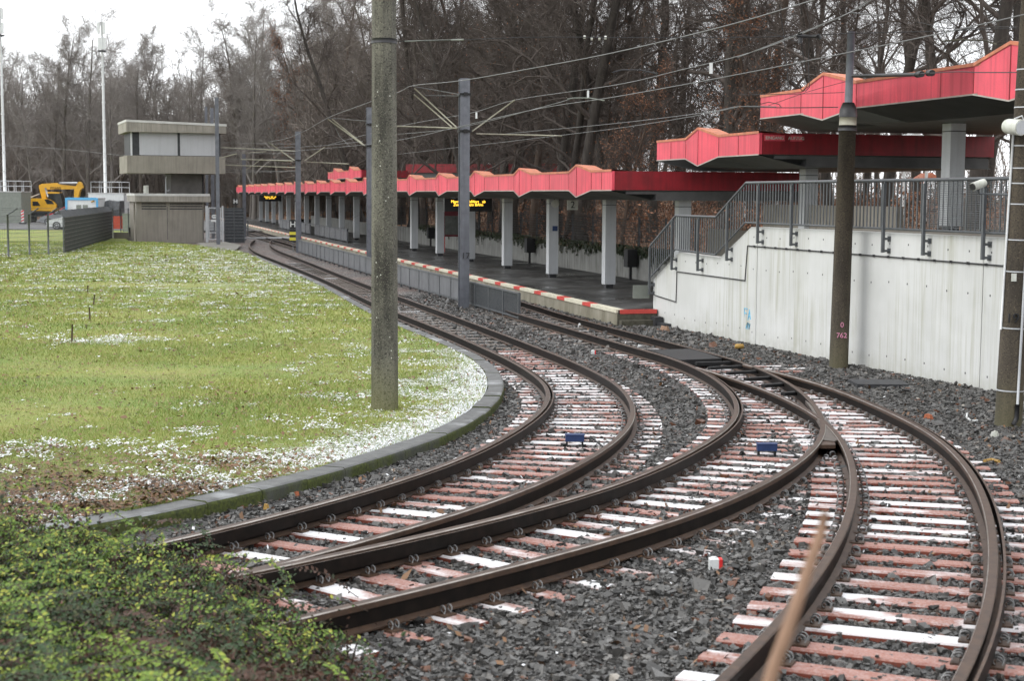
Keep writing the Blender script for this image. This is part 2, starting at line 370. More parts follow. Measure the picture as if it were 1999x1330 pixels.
def platform_floor():
    m = NT('wet_platform_floor'); c = m.mix(m.ramp(m.noise(.7, 5), .3, .7), (.038, .038, .038), (.075, .074, .072)); w = m.noise(1.6, 5)
    c = m.mix(m.math('MULTIPLY', m.ramp(w, .52, .72), .6), c, (.20, .20, .20)); m.col(c); m.rough(m.ramp(m.noise(.5, 4), .2, .9)); m.bump(m.noise(60, 3), .15, .004); return m.m
MT['pfloor'] = platform_floor()
def platform_face():
    m = NT('stained_platform_face'); c = m.mix(m.ramp(m.noise(1, 5, sc=(2, 2, .8)), .3, .7), (.16, .145, .10), (.33, .31, .25)); c = m.mix(m.math('MULTIPLY', m.ramp(m.xyz(2), -.02, -.2), .7), c, (.12, .11, .05)); m.col(c); m.rough(.9); return m.m
MT['pface'] = platform_face()
MT['cream'] = M('edge_cream', (.66, .63, .50), .1, 4, .7)
MT['edge_red'] = M('edge_red', (.62, .075, .06), .12, 4, .6)
MT['plate'] = M('wet_steel_plate', (.13, .11, .095), .25, 10, .35, metal=.4)
MT['black_steel'] = M('black_steel', (.012, .012, .013), .3, 6, .65)
def checker_plate():
    m = NT('checker_plate'); d = m.voro(28); m.col(m.mix(m.ramp(d, .1, .45), (.30, .30, .30), (.07, .068, .065))); m.rough(.4); m.b.inputs['Metallic'].default_value = .4; m.bump(d, .6, .01); return m.m
MT['checker'] = checker_plate()
def bare_ground_mat():  # plain brown soil tones varied by noise
    m = NT('bare_ground'); m.col(m.mix(m.ramp(m.noise(.08, 5), .3, .7), (.10, .075, .05), (.17, .14, .10))); m.rough(.95); return m.m
MT['ground'] = bare_ground_mat()

# ------------------------------------------------------------------ rails (surveyed head lines)
RP = {}
RP['A1'] = [(300,1060.5),(434,1032),(534.4,1005),(634.8,978.5),(700,961),(767,940),(834,918.6),(901,894),(950,870),(1000.5,841),(1040.6,814),(1064,791),(1070.7,774),(1064,754),(1047,735.6),(1017,715.5),(967,690),(917,667),(900,660),(778,611),(684,569),(584,525),(517,499.5)]
RP['A2'] = [(451,1124),(568,1092),(635,1075),(700,1055),(767,1037.5),(834,1019),(901,999),(968,976),(1035,949),(1102,918.6),(1144,896),(1184.6,871),(1215,848),(1231,821),(1235,797.5),(1225,774),(1201,749),(1161,725.6),(1101,699),(1034,672),(967,647),(900,622),(778,578),(726,559),(617,517),(554,493)]
RP['B1'] = [(451,1124),(568,1099),(700,1072),(767,1057.6),(834,1042),(867,1034),(934,1019),(1001,1002),(1068,985.6),(1150,962),(1270,918),(1317,894.5),(1367,869),(1407,844),(1431,821),(1438,797.5),(1431,774),(1410.7,752),(1384,732.5),(1350,715),(1317,702),(1283.5,691),(1250,682),(1210,671),(1134,648),(1067,629),(1014,613.6)]
RP['B2'] = [(658,1188),(750,1166),(810.5,1150),(934,1120),(1035,1093),(1150,1062),(1250,1036),(1362,1000),(1473,950),(1529,918),(1571,891),(1595,868),(1605,848),(1606.6,827.6),(1598,806),(1585,784),(1558,760.6),(1518,737),(1477.7,717),(1417,698),(1350,680),(1280,661),(1210,644),(1112,617),(1014,590)]
RP['C1'] = [(1360.5,717),(1400.7,729),(1451,745.6),(1501,764),(1551,787.4),(1591.5,809),(1618,831),(1645,864.4),(1660,896),(1665,930),(1666,962),(1661,990),(1650,1023),(1632.7,1058),(1607,1105),(1551,1176),(1484,1250),(1412,1325)]
RP['C2'] = [(1484,719),(1551,735.5),(1618,755.6),(1655,770),(1716,795),(1783,827),(1833.6,857),(1867,889),(1900.5,931),(1920.6,971),(1930.7,1011),(1936,1060),(1938,1109),(1928,1193),(1903,1265),(1869,1327)]
def smooth_line(P, lam=.6, step=.12):
    P = np.asarray(P, float); d = np.r_[0, np.cumsum(np.linalg.norm(np.diff(P, axis=0), axis=1))]
    n = max(40, int(d[-1]/.35)); g = np.linspace(0, d[-1], n); h = g[1]
    S = np.zeros((len(P), n)); j = np.clip((d/h).astype(int), 0, n-2); fr = d/h-j
    S[np.arange(len(P)), j] = 1-fr; S[np.arange(len(P)), j+1] = fr
    D3 = np.diff(np.eye(n), 3, axis=0)/h**3; Wt = 1/(1+(P[:, 1]/22)**2)
    A = S.T@(Wt[:, None]*S)+lam*h*D3.T@D3*1.0+1e-9*np.eye(n); X = np.linalg.solve(A, S.T@(Wt[:, None]*P[:, :2]))
    m = max(2, int(d[-1]/step)); q = np.linspace(0, d[-1], m); return np.c_[np.interp(q, g, X[:, 0]), np.interp(q, g, X[:, 1])]
RL = {}
for k, v in RP.items():
    P = A3(*[atrail(*p)[:2] for p in v]); RL[k] = smooth_line(P)
def extend(L, end, dist, curve=0.):
    # continue a line past its first (end=0) or last (end=1) point with constant curvature
    Q = L if end else L[::-1]; a = Q[-6]; b = Q[-1]; t = (b-a)/np.linalg.norm(b-a); ang = math.atan2(t[1], t[0]); p = b.copy(); out = []
    for i in range(int(dist/.12)): ang += curve*.12; p = p+.12*A3(math.cos(ang), math.sin(ang)); out.append(p)
    Q = np.r_[Q, np.array(out)]; return Q if end else Q[::-1]
RL['A1'] = extend(RL['A1'], 0, 3.2, .04); RL['A2'] = extend(RL['A2'], 0, 3.0, .02)
RL['B1'] = extend(RL['B1'], 0, 3.2, -.0); RL['B2'] = extend(RL['B2'], 0, 3.2, .02)
RL['C1'] = extend(RL['C1'], 1, 4.5, -.05); RL['C2'] = extend(RL['C2'], 1, 4.5, -.06)
# far ends: track A swings right to meet the platform track, which runs on along the platform
RL['A1'] = extend(RL['A1'], 1, 26, -.006); RL['A2'] = extend(RL['A2'], 1, 22, -.006)
RL['B1'] = extend(RL['B1'], 1, 95, -.0); RL['B2'] = extend(RL['B2'], 1, 95, -.0)
def straighten(L, tval):
    st = (L-PO)@PD, (L-PO)@PN; s, t = st
    w = np.clip((s-2)/10, 0, 1); t2 = t*(1-w)+tval*w; return PO+np.outer(s, PD)+np.outer(t2, PN)
RL['B1'] = straighten(RL['B1'], -1.72); RL['B2'] = straighten(RL['B2'], -.66)
RL['C2'] = np.r_[[RL['C2'][0]-(RL['C2'][4]-RL['C2'][0])*k/4*1. for k in (6, 4, 2)], RL['C2']]
def P3(L, dz=0.): return np.c_[L, zr(L[:, 1])+dz]
RPROF = [(-.058, -.165), (-.058, -.155), (-.013, -.138), (-.010, -.052), (-.032, -.042), (-.033, -.007), (-.026, 0), (.026, 0), (.033, -.007), (.032, -.042), (.010, -.052), (.013, -.138), (.058, -.155), (.058, -.165)]
RMI = [2, 2, 0, 0, 0, 2, 2, 1, 2, 0, 0, 2, 2, 2]
def rail(L, parent, name='rail', groove=0, dz=0.):
    L = L[::2] if len(L) > 300 else L
    mb = MB(); mb.sweep(P3(L, dz), RPROF, RMI)
    if groove:   # check lip on the gauge side
        g = groove
        pr = [(g*.064, -.10), (g*.064, -.012), (g*.082, -.010), (g*.086, -.10)]
        if g < 0: pr = pr[::-1]
        mb.sweep(P3(L, dz), pr, [0, 2, 0, 0])
    return obj(name, mb, [MT['web'], MT['head'], MT['rust']], parent)
# pandrol-like fastening on each rail seat (modelled once, turned to the sleeper)
def fastening_mesh():
    mb = MB(); mb.box((-.14, .14), (-.05, .05), (-.006, .008), 0)
    for sx in (-1, 1):
        for dy in (-.026, .026):
            a = np.linspace(-.6, 4.2, 9); pts = np.c_[sx*(.105+.028*np.cos(a)), dy+.006*a-.01, .035+.026*np.sin(a)]; mb.tube(pts, .0055, 4, 1)
        mb.box((sx*.085-.010, sx*.085+.010), (-.014, .014), (.008, .035), 0)
    return mb.mesh('rail_fastening', [MT['rust'], MT['clip']], A3(0, 0, 0))
FAST = fastening_mesh()
def sleeper_mesh(length, w=.165, h=.13, kind='sleeper', mat='sleeper'):
    mb = MB(); b = .012; x = length/2; y = w/2
    pr = [(-y, -h), (y, -h), (y, -b), (y-b, 0), (-y+b, 0), (-y, -b)]
    mb.prism(pr, 0, -x, x); return mb.mesh(kind, [MT[mat]], A3(0, 0, 0))
SLM = {}
def get_sleeper(length, mat):
    k = (round(length*4)/4, mat)
    if k not in SLM: SLM[k] = sleeper_mesh(k[0], mat=mat)
    return SLM[k]
def nearest(p, L):
    d = ((L-p)**2).sum(1); i = d.argmin(); return L[i], math.sqrt(d[i]), i
def lay_sleepers(track, La, Lb, pitch, y0, y1, ext_l=.37, ext_r=.37, zj=0., limit=100, widen=None):
    # positions along the centre line
    C = []
    for p in La[::1]:
        q, d, i = nearest(p, Lb)
        if .7 < d < 1.5: C.append(np.r_[(p+q)/2, (q-p)/d, d])
    C = np.array(C); s = np.r_[0, np.cumsum(np.linalg.norm(np.diff(C[:, :2], axis=0), axis=1))]
    k = np.ones(9)/9
    for c in (2, 3): C[:, c] = np.convolve(np.pad(C[:, c], 4, mode='edge'), k, 'valid')
    items = []; pos = 0.
    while pos < s[-1]:
        c = A3(*[np.interp(pos, s, C[:, i]) for i in range(5)]); pos += pitch*(1.7 if c[1] > 30.5 else 1.)
        if y0 <= c[1] <= y1: items.append(c)
    # keep the nearest ones individually
    order = sorted(range(len(items)), key=lambda i: items[i][1]); indiv = set(order[:limit]); stuff = MB()
    org = ORG[track.name]
    for i, c in enumerate(items):
        ax = c[2:4]/np.linalg.norm(c[2:4]); el, er = ext_l, ext_r
        if widen: el, er = widen(c, el, er)
        L = c[4]+el+er; mid = c[:2]+ax*(er-el)/2; ang = math.atan2(ax[1], ax[0])+rng.normal(0, .006)
        z = float(zr(mid[1]))-.168+zj+rng.normal(0, .003)
        old = c[1] > 31
        if i in indiv:
            snow = mnoise.noise(Vector((mid[0]*.35, mid[1]*.35, 3))) > -.02 or 19 < c[1] < 28
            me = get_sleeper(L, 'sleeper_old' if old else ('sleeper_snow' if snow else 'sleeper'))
            o = bpy.data.objects.new('sleeper', me); COL.objects.link(o); o.parent = track
            o.location = (mid[0]-org[0], mid[1]-org[1], z-org[2]); slope = (zr(mid[1]+.3)-zr(mid[1]-.3))/.6
            o.rotation_euler = (math.atan(slope*(-ax[0]*0+math.cos(ang))) if True else 0, 0, ang); o.scale = (L/round(L*4)*4 if round(L*4) else 1, rng.uniform(.92, 1.1), 1)
            if c[1] < 24:
                for sgn in (-1, 1):
                    f = bpy.data.objects.new('rail_fastening', FAST); COL.objects.link(f); f.parent = o
                    off = (c[4]/2*sgn)-(er-el)/2
                    f.location = (off/o.scale[0], 0, .004); f.scale = (1/o.scale[0], 1, 1)
        else:
            u = np.r_[ax, 0]; v = A3(-ax[1], ax[0], 0)*.07; a = np.r_[mid, z]
            P = [a-u*L/2-v, a+u*L/2-v, a+u*L/2+v, a-u*L/2+v]; stuff.add(P+[p-A3(0, 0, .12) for p in P], [(0, 1, 2, 3), (0, 4, 5, 1), (2, 6, 7, 3), (1, 5, 6, 2), (3, 7, 4, 0)])
    if stuff.n:
        o = obj('sleepers', stuff, MT['sleeper_old'], track); o['kind'] = 'stuff'
def base_of(L, i): return (L[i][0], L[i][1], float(zr(L[i][1]))-.2)
TA = thing('railway_track', 'left curved railway track sweeping round the kerb of the lawn', 'railway track', base_of(RL['A1'], 60))
TB = thing('railway_track', 'middle railway track curving from the platform edge down to the shrubs at bottom left', 'railway track', base_of(RL['B1'], 60))
TC = thing('railway_track', 'right branch railway track curving from the switch to the bottom right corner', 'railway track', base_of(RL['C1'], 60))
rail(RL['A1'], TA, groove=1); rail(RL['A2'], TA, groove=0)
rail(RL['B1'], TB, groove=1); rail(RL['B2'], TB)
rail(RL['C1'], TC, groove=0); rail(RL['C2'], TC, groove=-1)
lay_sleepers(TA, RL['A1'], RL['A2'], .42, 5, 70)
def widen_b(c, el, er):
    q, d, i = nearest(c[:2], RL['C2'][3:])
    if 23.2 < c[1] < 31 and d < 2.3: er = max(er, d-c[4]/2+.4)
    return el, er
lay_sleepers(TB, RL['B1'], RL['B2'], .42, 5, 125, zj=-.004, widen=widen_b)
lay_sleepers(TC, RL['C1'], RL['C2'], .42, 2, 23.4, zj=.004)
# frog of the left switch: checker plate wedge between the closing rails
def wedge(La, Lb, p0, p1, mat, parent, name, dz):
    a = [nearest(p0, La), nearest(p1, La)]; b = [nearest(p0, Lb), nearest(p1, Lb)]
    ia, ja = sorted((a[0][2], a[1][2])); A = La[ia:ja+1:4]; Bq = np.array([nearest(p, Lb)[0] for p in A])
    mb = MB(); n = len(A); V = np.r_[P3(A, dz), P3(Bq, dz), P3(A, dz-.05), P3(Bq, dz-.05)]
    fs = [(i, i+1, n+i+1, n+i) for i in range(n-1)]+[(2*n+i, 3*n+i, 3*n+i+1, 2*n+i+1) for i in range(n-1)]+[(0, n, 3*n, 2*n), (n-1, 2*n-1+0, 4*n-1, 3*n-1)]
    mb.add(V, fs); return obj(name, mb, mat, parent)
wedge(RL['A2'], RL['B1'], atrail(450, 1124)[:2], atrail(712, 1062)[:2], MT['checker'], TB, 'frog_plate', -.022)
# frog of the right switch
def quad_strip(pts, thick, mat, parent, name):
    mb = MB(); P = np.array(pts); n = len(P); mb.add(np.r_[P, P-A3(0, 0, thick)], [tuple(range(n)), tuple(range(n, 2*n))[::-1]]+[(i, n+i, n+(i+1) % n, (i+1) % n) for i in range(n)]); return obj(name, mb, mat, parent)
fx = [atrail(*p, dz=-.012) for p in ((1572, 782), (1600, 800), (1617, 826), (1640, 858), (1628, 862), (1600, 858), (1606, 836), (1588, 806))]
quad_strip(fx, .05, MT['plate'], TC, 'frog_plate')
quad_strip([atrail(*p, dz=-.025) for p in ((1604, 862), (1629, 862), (1631, 869), (1599, 869))], .04, MT['rust'], TC, 'frog_filler')
# switch: drive cover and tie bars between the rails
def bar(p, q, w, h, mat, parent, name, up=0.):
    p, q = A3(*p), A3(*q); d = (q-p)/np.linalg.norm(q-p); l = A3(-d[1], d[0], 0)*w/2; mb = MB(); z = A3(0, 0, h)
    V = [p-l, q-l, q+l, p+l]; mb.add([v for v in V]+[v+z for v in V], [(3, 2, 1, 0), (4, 5, 6, 7), (0, 1, 5, 4), (1, 2, 6, 5), (2, 3, 7, 6), (3, 0, 4, 7)]); return obj(name, mb, mat, parent)
sw = [((1270, 686), (1352, 684), .20), ]
mbx = MB(); c4 = [atrail(*p, dz=-.015) for p in ((1266, 683), (1352, 681), (1410, 700), (1328, 703))]; mbx.add(c4+[v-A3(0, 0, .13) for v in c4], [(0, 1, 2, 3), (7, 6, 5, 4), (0, 4, 5, 1), (1, 5, 6, 2), (2, 6, 7, 3), (3, 7, 4, 0)][:]); obj('switch_box', mbx, MT['black_steel'], TB)
for (a, b) in (((1322, 703), (1398, 704)), ((1358, 713), (1425, 711)), ((1385, 722), (1448, 719)), ((1420, 732), (1478, 729)), ((1455, 744), (1508, 741)), ((1490, 757), (1532, 754)), ((1528, 773), (1558, 771))):
    bar(atrail(*a, dz=-.09), atrail(*b, dz=-.09), .09, .05, MT['black_steel'], TB, 'tie_bar')

# ------------------------------------------------------------------ ground, ballast
def kerb_line():
    px = [(140, 1034), (300, 1003.6), (434, 977), (551, 950), (700, 907), (767, 888), (834, 864), (877, 850), (900, 837), (933.5, 815), (960, 797.5), (977, 777.5), (984, 754), (979, 734), (967, 717), (942, 699), (917, 686), (900, 679), (778, 629), (684, 582), (584, 534), (517, 506)]
    P = A3(*[atrail(*p, dz=-.085)[:2] for p in px]); L = smooth_line(P, .3, .25); return L
KL = kerb_line()
KL = np.r_[[KL[0]+A3(-2.2, -.6)*k for k in (2, 1)], KL]
d = KL[-1]-KL[-8]; d /= np.linalg.norm(d); KL = np.r_[KL, [KL[-1]+d*k for k in (2, 4, 7)]]
KK = KL.copy()
KL = np.r_[KL[:-3], [atz(x, y, -.085)[:2] for x, y in ((498, 497), (478, 491), (455, 487.5), (425, 484), (400, 479.5), (330, 474), (262, 471))], [[-24.5, 99], [-26.5, 106], [-29, 130]]]
o_ = np.argsort(KL[:, 1])
def kx(Y): return np.interp(Y, KL[o_, 1], KL[o_, 0])
mb = MB(); xs = np.arange(-20, 10.6, .4); ys = np.arange(1, 40, .4); 
def grid(xs, ys, zf, xf=None):
    X, Y = np.meshgrid(xs, ys); Z = zf(X, Y); V = np.c_[X.ravel(), Y.ravel(), Z.ravel()]; n = len(xs); m = len(ys)
    i = (np.arange(m-1)[:, None]*n+np.arange(n-1)[None]).reshape(-1, 1); return V, np.c_[i, i+1, i+n+1, i+n]
def bz(X, Y):
    s = (X-PO[0])*PD[0]+(Y-PO[1])*PD[1]; t = (X-PO[0])*PN[0]+(Y-PO[1])*PN[1]
    rise = np.clip((t-WT(s)+1.5)/1.5, 0, 1)*np.clip(-s/4, 0, 1)*.05
    return zr(Y)-.205+rise
v, f = grid(np.arange(-9, 10.6, .4), np.arange(1, 40, .4), bz); mb.add(v, f, 0, True)
v, f = grid(np.arange(-40, 9.1, .8), np.arange(39.6, 135, 1.2), bz); mb.add(v-A3(0, 0, .002), f, 0, True)
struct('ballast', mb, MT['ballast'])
mb = MB(); mb.add([(-2500, -400, -.75), (2500, -400, -.75), (2500, 4000, -.75), (-2500, 4000, -.75)], [(0, 1, 2, 3)]); struct('ground', mb, MT['ground'])
# lawn: rows from the far left to the kerb
def snow_w(X, Y):
    d = kx(Y)-.27-X
    w = np.exp(-np.clip(d, 0, 50)/1.5)*np.clip((Y-11.5)/4, 0, 1)*np.clip((34-Y)/8, 0, 1)*.80
    w = w+.42*np.exp(-((Y-62)/26)**2)*np.clip(1.15-d/20, 0, 1)+.06
    w = w+.75*np.exp(-((X+8.2-(31-Y)*.3)/1.5)**2-((Y-31.5)/1.1)**2)
    w = w-.35*np.exp(-((Y-25)/7.)**2)*np.clip((d-3)/3, 0, 1)
    return w
rows = np.r_[np.arange(7, 40, .3), np.arange(40, 128, 1.2)]; frac = np.r_[np.linspace(0, 6, 41), np.linspace(6.5, 20, 20), np.linspace(24, 75, 12)]
V = []; 
for Y in rows:
    x = kx(Y)-.26-frac; V.append(np.c_[x, np.full(len(x), Y), zr(Y)-.085+.0*x])
V = np.concatenate(V); und = np.array([mnoise.noise(Vector((p[0]*.25, p[1]*.25, 0)))*.05 for p in V]); dk = kx(V[:, 1])-.26-V[:, 0]; V[:, 2] += und*np.clip(dk/2, 0, 1)
n = len(frac); i = (np.arange(len(rows)-1)[:, None]*n+np.arange(n-1)[None]).reshape(-1, 1)
mb = MB(); C = np.zeros((len(V), 3)); C[:, 0] = np.clip(snow_w(V[:, 0], V[:, 1]), 0, 1); mb.add(V, np.c_[i, i+n, i+n+1, i+1], 0, True, C); struct('lawn', mb, MT['grass'])
# kerb of long stone blocks
mb = MB(); kk = KK[:-1]; s = np.r_[0, np.cumsum(np.linalg.norm(np.diff(kk, axis=0), axis=1))]
cuts = np.arange(0, s[-1], .75)
for a, b in zip(cuts[:-1], cuts[1:]):
    q = np.linspace(a+.004, b-.004, 4); L = np.c_[np.interp(q, s, kk[:, 0]), np.interp(q, s, kk[:, 1])]
    wy = .25+rng.normal(0, .004); dz = rng.normal(0, .004)
    # profile: lateral + to the right of travel (travel goes away -> right is track side)
    mb.sweep(P3(L, -.07+dz), [(-wy, -.35), (-wy, 0), (-.03, 0), (-.008, -.012), (.0, -.035), (.012, -.35)][::-1])
o = obj('kerb', mb, MT['kerb'], None, loc=(KL[30][0], KL[30][1], float(zr(KL[30][1]))-.3)); tag(o, 'mossy low stone kerb curving along the edge of the lawn', 'kerb')
# road and car park beyond the lawn, path by the signal box
mb = MB(); v, f = grid(np.linspace(-110, -20, 10), np.linspace(124, 172, 6), lambda X, Y: 0*X-.05); mb.add(v, f); struct('road', mb, MT['asphalt'])
mb = MB(); v, f = grid(np.linspace(-150, 12, 20), np.linspace(165, 330, 12), lambda X, Y: 0*X-.12+np.clip((Y-200)/60, 0, 1)*2.); mb.add(v, f); struct('forest_floor', mb, MT['litter'])
pp = [atz(x, y, -.06) for x, y in ((385, 474), (440, 472), (470, 478), (462, 487), (436, 489), (395, 481))]
mb = MB(); mb.add(pp, [tuple(range(6))]); struct('path', mb, MT['path'])

# ------------------------------------------------------------------ loose ballast stones
def scatter_stones():
    pts = []
    def zone(n, y0, y1, xl, xr, size):
        y = y0+(y1-y0)*rng.random(n); x = xl(y)+(xr(y)-xl(y))*rng.random(n); pts.append(np.c_[x, y, np.full(n, size)*rng.lognormal(0, .36, n)])
    xr = lambda y: np.minimum((y*1.02)*1020/3000+.2, PO[0]+PD[0]*((y-PO[1])/PD[1])+1.02/PN[0]+.5)
    def xl(y): return np.maximum(kx(y)-.05, -y*1000/3000-.3)
    zone(105000, 6.8, 13.5, lambda y: np.maximum(xl(y), -2.6), xr, .0215)
    zone(95000, 13.5, 21, xl, xr, .0245); zone(60000, 21, 31, xl, xr, .031); zone(34000, 31, 48, xl, xr, .042)
    P = np.concatenate(pts); st = (P[:, :2]-PO); s = st@PD; t = st@PN
    ok = ~((s > 0) & (t > -.05)) & ~((s <= .4) & (t > WT(s)-.02))
    P = P[ok]; n = len(P)
    # stones keep off the sleepers' tops near the rails, most of them lie between
    base = A3(*[(a, b, c) for c in (-1, 1) for b in (-1, 1) for a in (-1, 1)])
    J = base[None]+rng.normal(0, .33, (n, 8, 3)); J[:, :, 2] *= .72; J *= (.55+.5*rng.random((n, 1, 3)))
    a = rng.random(n)*2*PI; b = rng.normal(0, .5, n); ca, sa, cb, sb = np.cos(a), np.sin(a), np.cos(b), np.sin(b)
    x, y, z = J[..., 0], J[..., 1], J[..., 2]; y, z = y*cb[:, None]-z*sb[:, None], y*sb[:, None]+z*cb[:, None]; x, y = x*ca[:, None]-y*sa[:, None], x*sa[:, None]+y*ca[:, None]
    S = P[:, 2][:, None]*.62; zz = bz(P[:, 0], P[:, 1])+rng.normal(-.004, .013, n)
    V = np.stack([P[:, 0][:, None]+x*S, P[:, 1][:, None]+y*S, zz[:, None]+z*S], -1).reshape(-1, 3)
    q = A3((0, 2, 3, 1), (4, 5, 7, 6), (0, 1, 5, 4), (2, 6, 7, 3), (0, 4, 6, 2), (1, 3, 7, 5)).astype(int); tri = np.r_[q[:, [0, 1, 2]], q[:, [0, 2, 3]]]
    Fx = (np.arange(n)[:, None, None]*8+tri[None]).reshape(-1, 3); mb = MB(); mb.add(V, Fx)
    o = obj('ballast_stones', mb, MT['stones']); tag(o, 'dark broken basalt stones filling the track bed', 'ballast', kind='stuff')
scatter_stones()

# ------------------------------------------------------------------ grass blades, leaves, snow
def blades():
    out = []
    def zone(n, y0, y1, wid, h, w):
        y = y0+(y1-y0)*rng.random(n); xl = np.maximum(-y*1010/3000-.2, kx(y)-.27-wid); xr = kx(y)-.27; x = xl+(xr-xl)*rng.random(n)
        out.append(np.c_[x, y, np.full(n, h), np.full(n, w)])
    zone(90000, 10.5, 19, 40, .040, .007); zone(80000, 19, 32, 40, .05, .012); zone(50000, 32, 52, 40, .06, .022); zone(42000, 52, 95, 60, .075, .045)
    P = np.concatenate(out); n = len(P); und = zr(P[:, 1])-.09
    sn = snow_w(P[:, 0], P[:, 1]); brown = np.clip((16-P[:, 1])/4, 0, 1)*.6; bt = ((P[:, 0]+P[:, 1]*.33 < -2) & (P[:, 1] > 35) & (P[:, 1] < 47))*.75
    keep = rng.random(n) > np.clip(sn-.3, 0, .7)+brown+bt; P = P[keep]; und = und[keep]; n = len(P)
    a = rng.random(n)*PI*2; h = P[:, 2]*rng.uniform(.5, 1.4, n); lean = rng.normal(0, .6, (n, 2))*h[:, None]; w = P[:, 3]*.5*rng.uniform(.6, 1.4, n)
    L = np.c_[P[:, 0]-np.cos(a)*w, P[:, 1]-np.sin(a)*w, und]; R = np.c_[P[:, 0]+np.cos(a)*w, P[:, 1]+np.sin(a)*w, und]; T = np.c_[P[:, 0]+lean[:, 0], P[:, 1]+lean[:, 1], und+h]
    V = np.stack([L, R, T], 1).reshape(-1, 3); mb = MB(); mb.add(V, np.arange(3*n).reshape(-1, 3)); o = obj('grass', mb, MT['blade']); tag(o, 'short wet green grass on the lawn', 'grass', kind='stuff')
blades()
def flat_bits(name, n, pick, size, mat, label, cat, lift=.02, tilt=.5):
    x, y, z, s = pick(n); n = len(x); a = rng.random(n)*2*PI; S = size*s*rng.lognormal(0, .35, n)
    u = np.stack([np.cos(a), np.sin(a), rng.normal(0, tilt, n)], -1); v = np.stack([-np.sin(a), np.cos(a), rng.normal(0, tilt, n)], -1)*rng.uniform(.5, 1, n)[:, None]
    c = np.c_[x, y, z+lift+rng.random(n)*.012]; q = [c-u*S[:, None], c-v*S[:, None]*.7, c+u*S[:, None], c+v*S[:, None]*.7]
    V = np.stack(q, 1).reshape(-1, 3); mb = MB(); mb.add(V, np.arange(4*n).reshape(-1, 4)); o = obj(name, mb, mat); return tag(o, label, cat, kind='stuff')
def pick_lawn(y0, y1, wf):
    def pick(n):
        y = y0+(y1-y0)*rng.random(n*4)**1.3; xl = np.maximum(-y*1010/3000-.3, kx(y)-45); x = xl+(kx(y)-.28-xl)*rng.random(n*4); w = wf(x, y); k = rng.random(n*4) < w; x, y = x[k][:n], y[k][:n]
        return x, y, zr(y)-.085, (1+y/28.)
    return pick
def snowclump(x, y):
    q = np.array([mnoise.noise(Vector((a*1.5, b*.9, 7)))*.8+mnoise.noise(Vector((a*5, b*3.5, 2)))*.55 for a, b in zip(x, y)]); return np.clip((snow_w(x, y)*1.05+q-.36)*2.0, 0, 1)
flat_bits('snow_patches', 80000, pick_lawn(10.5, 90, snowclump), .0085, MT['snow'], 'thin crusts of melting snow lying in the grass', 'snow', .022, .22)
flat_bits('fallen_leaves', 15000, pick_lawn(10.5, 75, lambda x, y: np.clip(.45+.7*np.clip((16.5-y)/3, 0, 1)+.5*((x+y*.33 < -2) & (y > 35) & (y < 47)), 0, 1)), .0125, MT['leaf_fall'], 'brown fallen leaves strewn over the lawn', 'leaves', .025, .3)
def pick_bed(n):
    y = 8+rng.random(n)**1.5*34; x = kx(y)+rng.random(n)*9; s, t = (x-PO[0])*PD[0]+(y-PO[1])*PD[1], (x-PO[0])*PN[0]+(y-PO[1])*PN[1]; k = ~((s > 0) & (t > -.1)) & ~((s <= .4) & (t > WT(s)-.08)); x, y = x[k], y[k]; return x, y, bz(x, y)+.015, 1+0*x
flat_bits('fallen_leaves', 6500, pick_lawn(10.3, 16.5, lambda x, y: np.clip((16.2-y)/3.2, 0, 1)*np.clip(.45+1.3*np.array([mnoise.noise(Vector((a*1.3, b*1.1, 9))) for a, b in zip(x, y)]), .05, 1)), .0135, MT['leaf_fall'], 'thick brown leaf litter on the lawn beside the shrub', 'leaves', .03, .35)
flat_bits('snow_patches', 9000, pick_lawn(10.3, 17, lambda x, y: np.clip((17-y)/4, 0, 1)*np.clip(.15+1.6*np.array([mnoise.noise(Vector((a*1.1+4, b*1.4, 1))) for a, b in zip(x, y)]), 0, 1)), .010, MT['snow'], 'patchy snow remains in the leaf litter beside the shrub', 'snow', .024, .22)
flat_bits('fallen_leaves', 1400, pick_bed, .022, MT['leaf_fall'], 'brown leaves scattered between the ballast stones', 'leaves', .02, .6)
flat_bits('snow_patches', 700, pick_bed, .014, MT['snow'], 'small crumbs of snow left on the ballast', 'snow', .02, .4)

# ------------------------------------------------------------------ platform
ZP = .18
pl = thing('station_platform', 'long wet grey station platform with red and white edge under the lower canopy', 'platform', F1(0, 0, -.3))
mb = MB(F); mb.box((.0, 150), (.002, 4.98), (-.35, ZP)); obj('deck', mb, MT['pfloor'], pl)
mb = MB(F)
for i in range(150): mb.box((i+.006, i+.994), (-.03, .0), (-.35, ZP-.075))
obj('edge_wall', mb, MT['pface'], pl)
mw = MB(F); s = .18; mw.box((.0, .16), (-.055, .17), (ZP-.07, ZP+.012))
k = 0; s = .18
while s < 140:
    nxt = 2.05+2.35*k; mw.box((s, nxt-.004), (-.055, .17), (ZP-.07, ZP+.012)); mw.box((nxt, nxt+.72), (-.055, .17), (ZP-.07, ZP+.012), 1); s = nxt+.724; k += 1
obj('edge_strip', mw, [MT['cream'], MT['edge_red']], pl)
mb = MB(F); mb.box((-.06, -.002), (.05, .98), (ZP-.09, ZP+.012)); obj('end_strip', mb, MT['edge_red'], pl)['label'] = 'red strip across the near end of the platform'
mb = MB(F); mb.box((-.05, -.002), (-.02, .99), (-.3, ZP-.1)); mb.box((-.28, -.05), (.0, .98), (-.3, -.06)); obj('end_step', mb, MT['moss_wood'], pl)
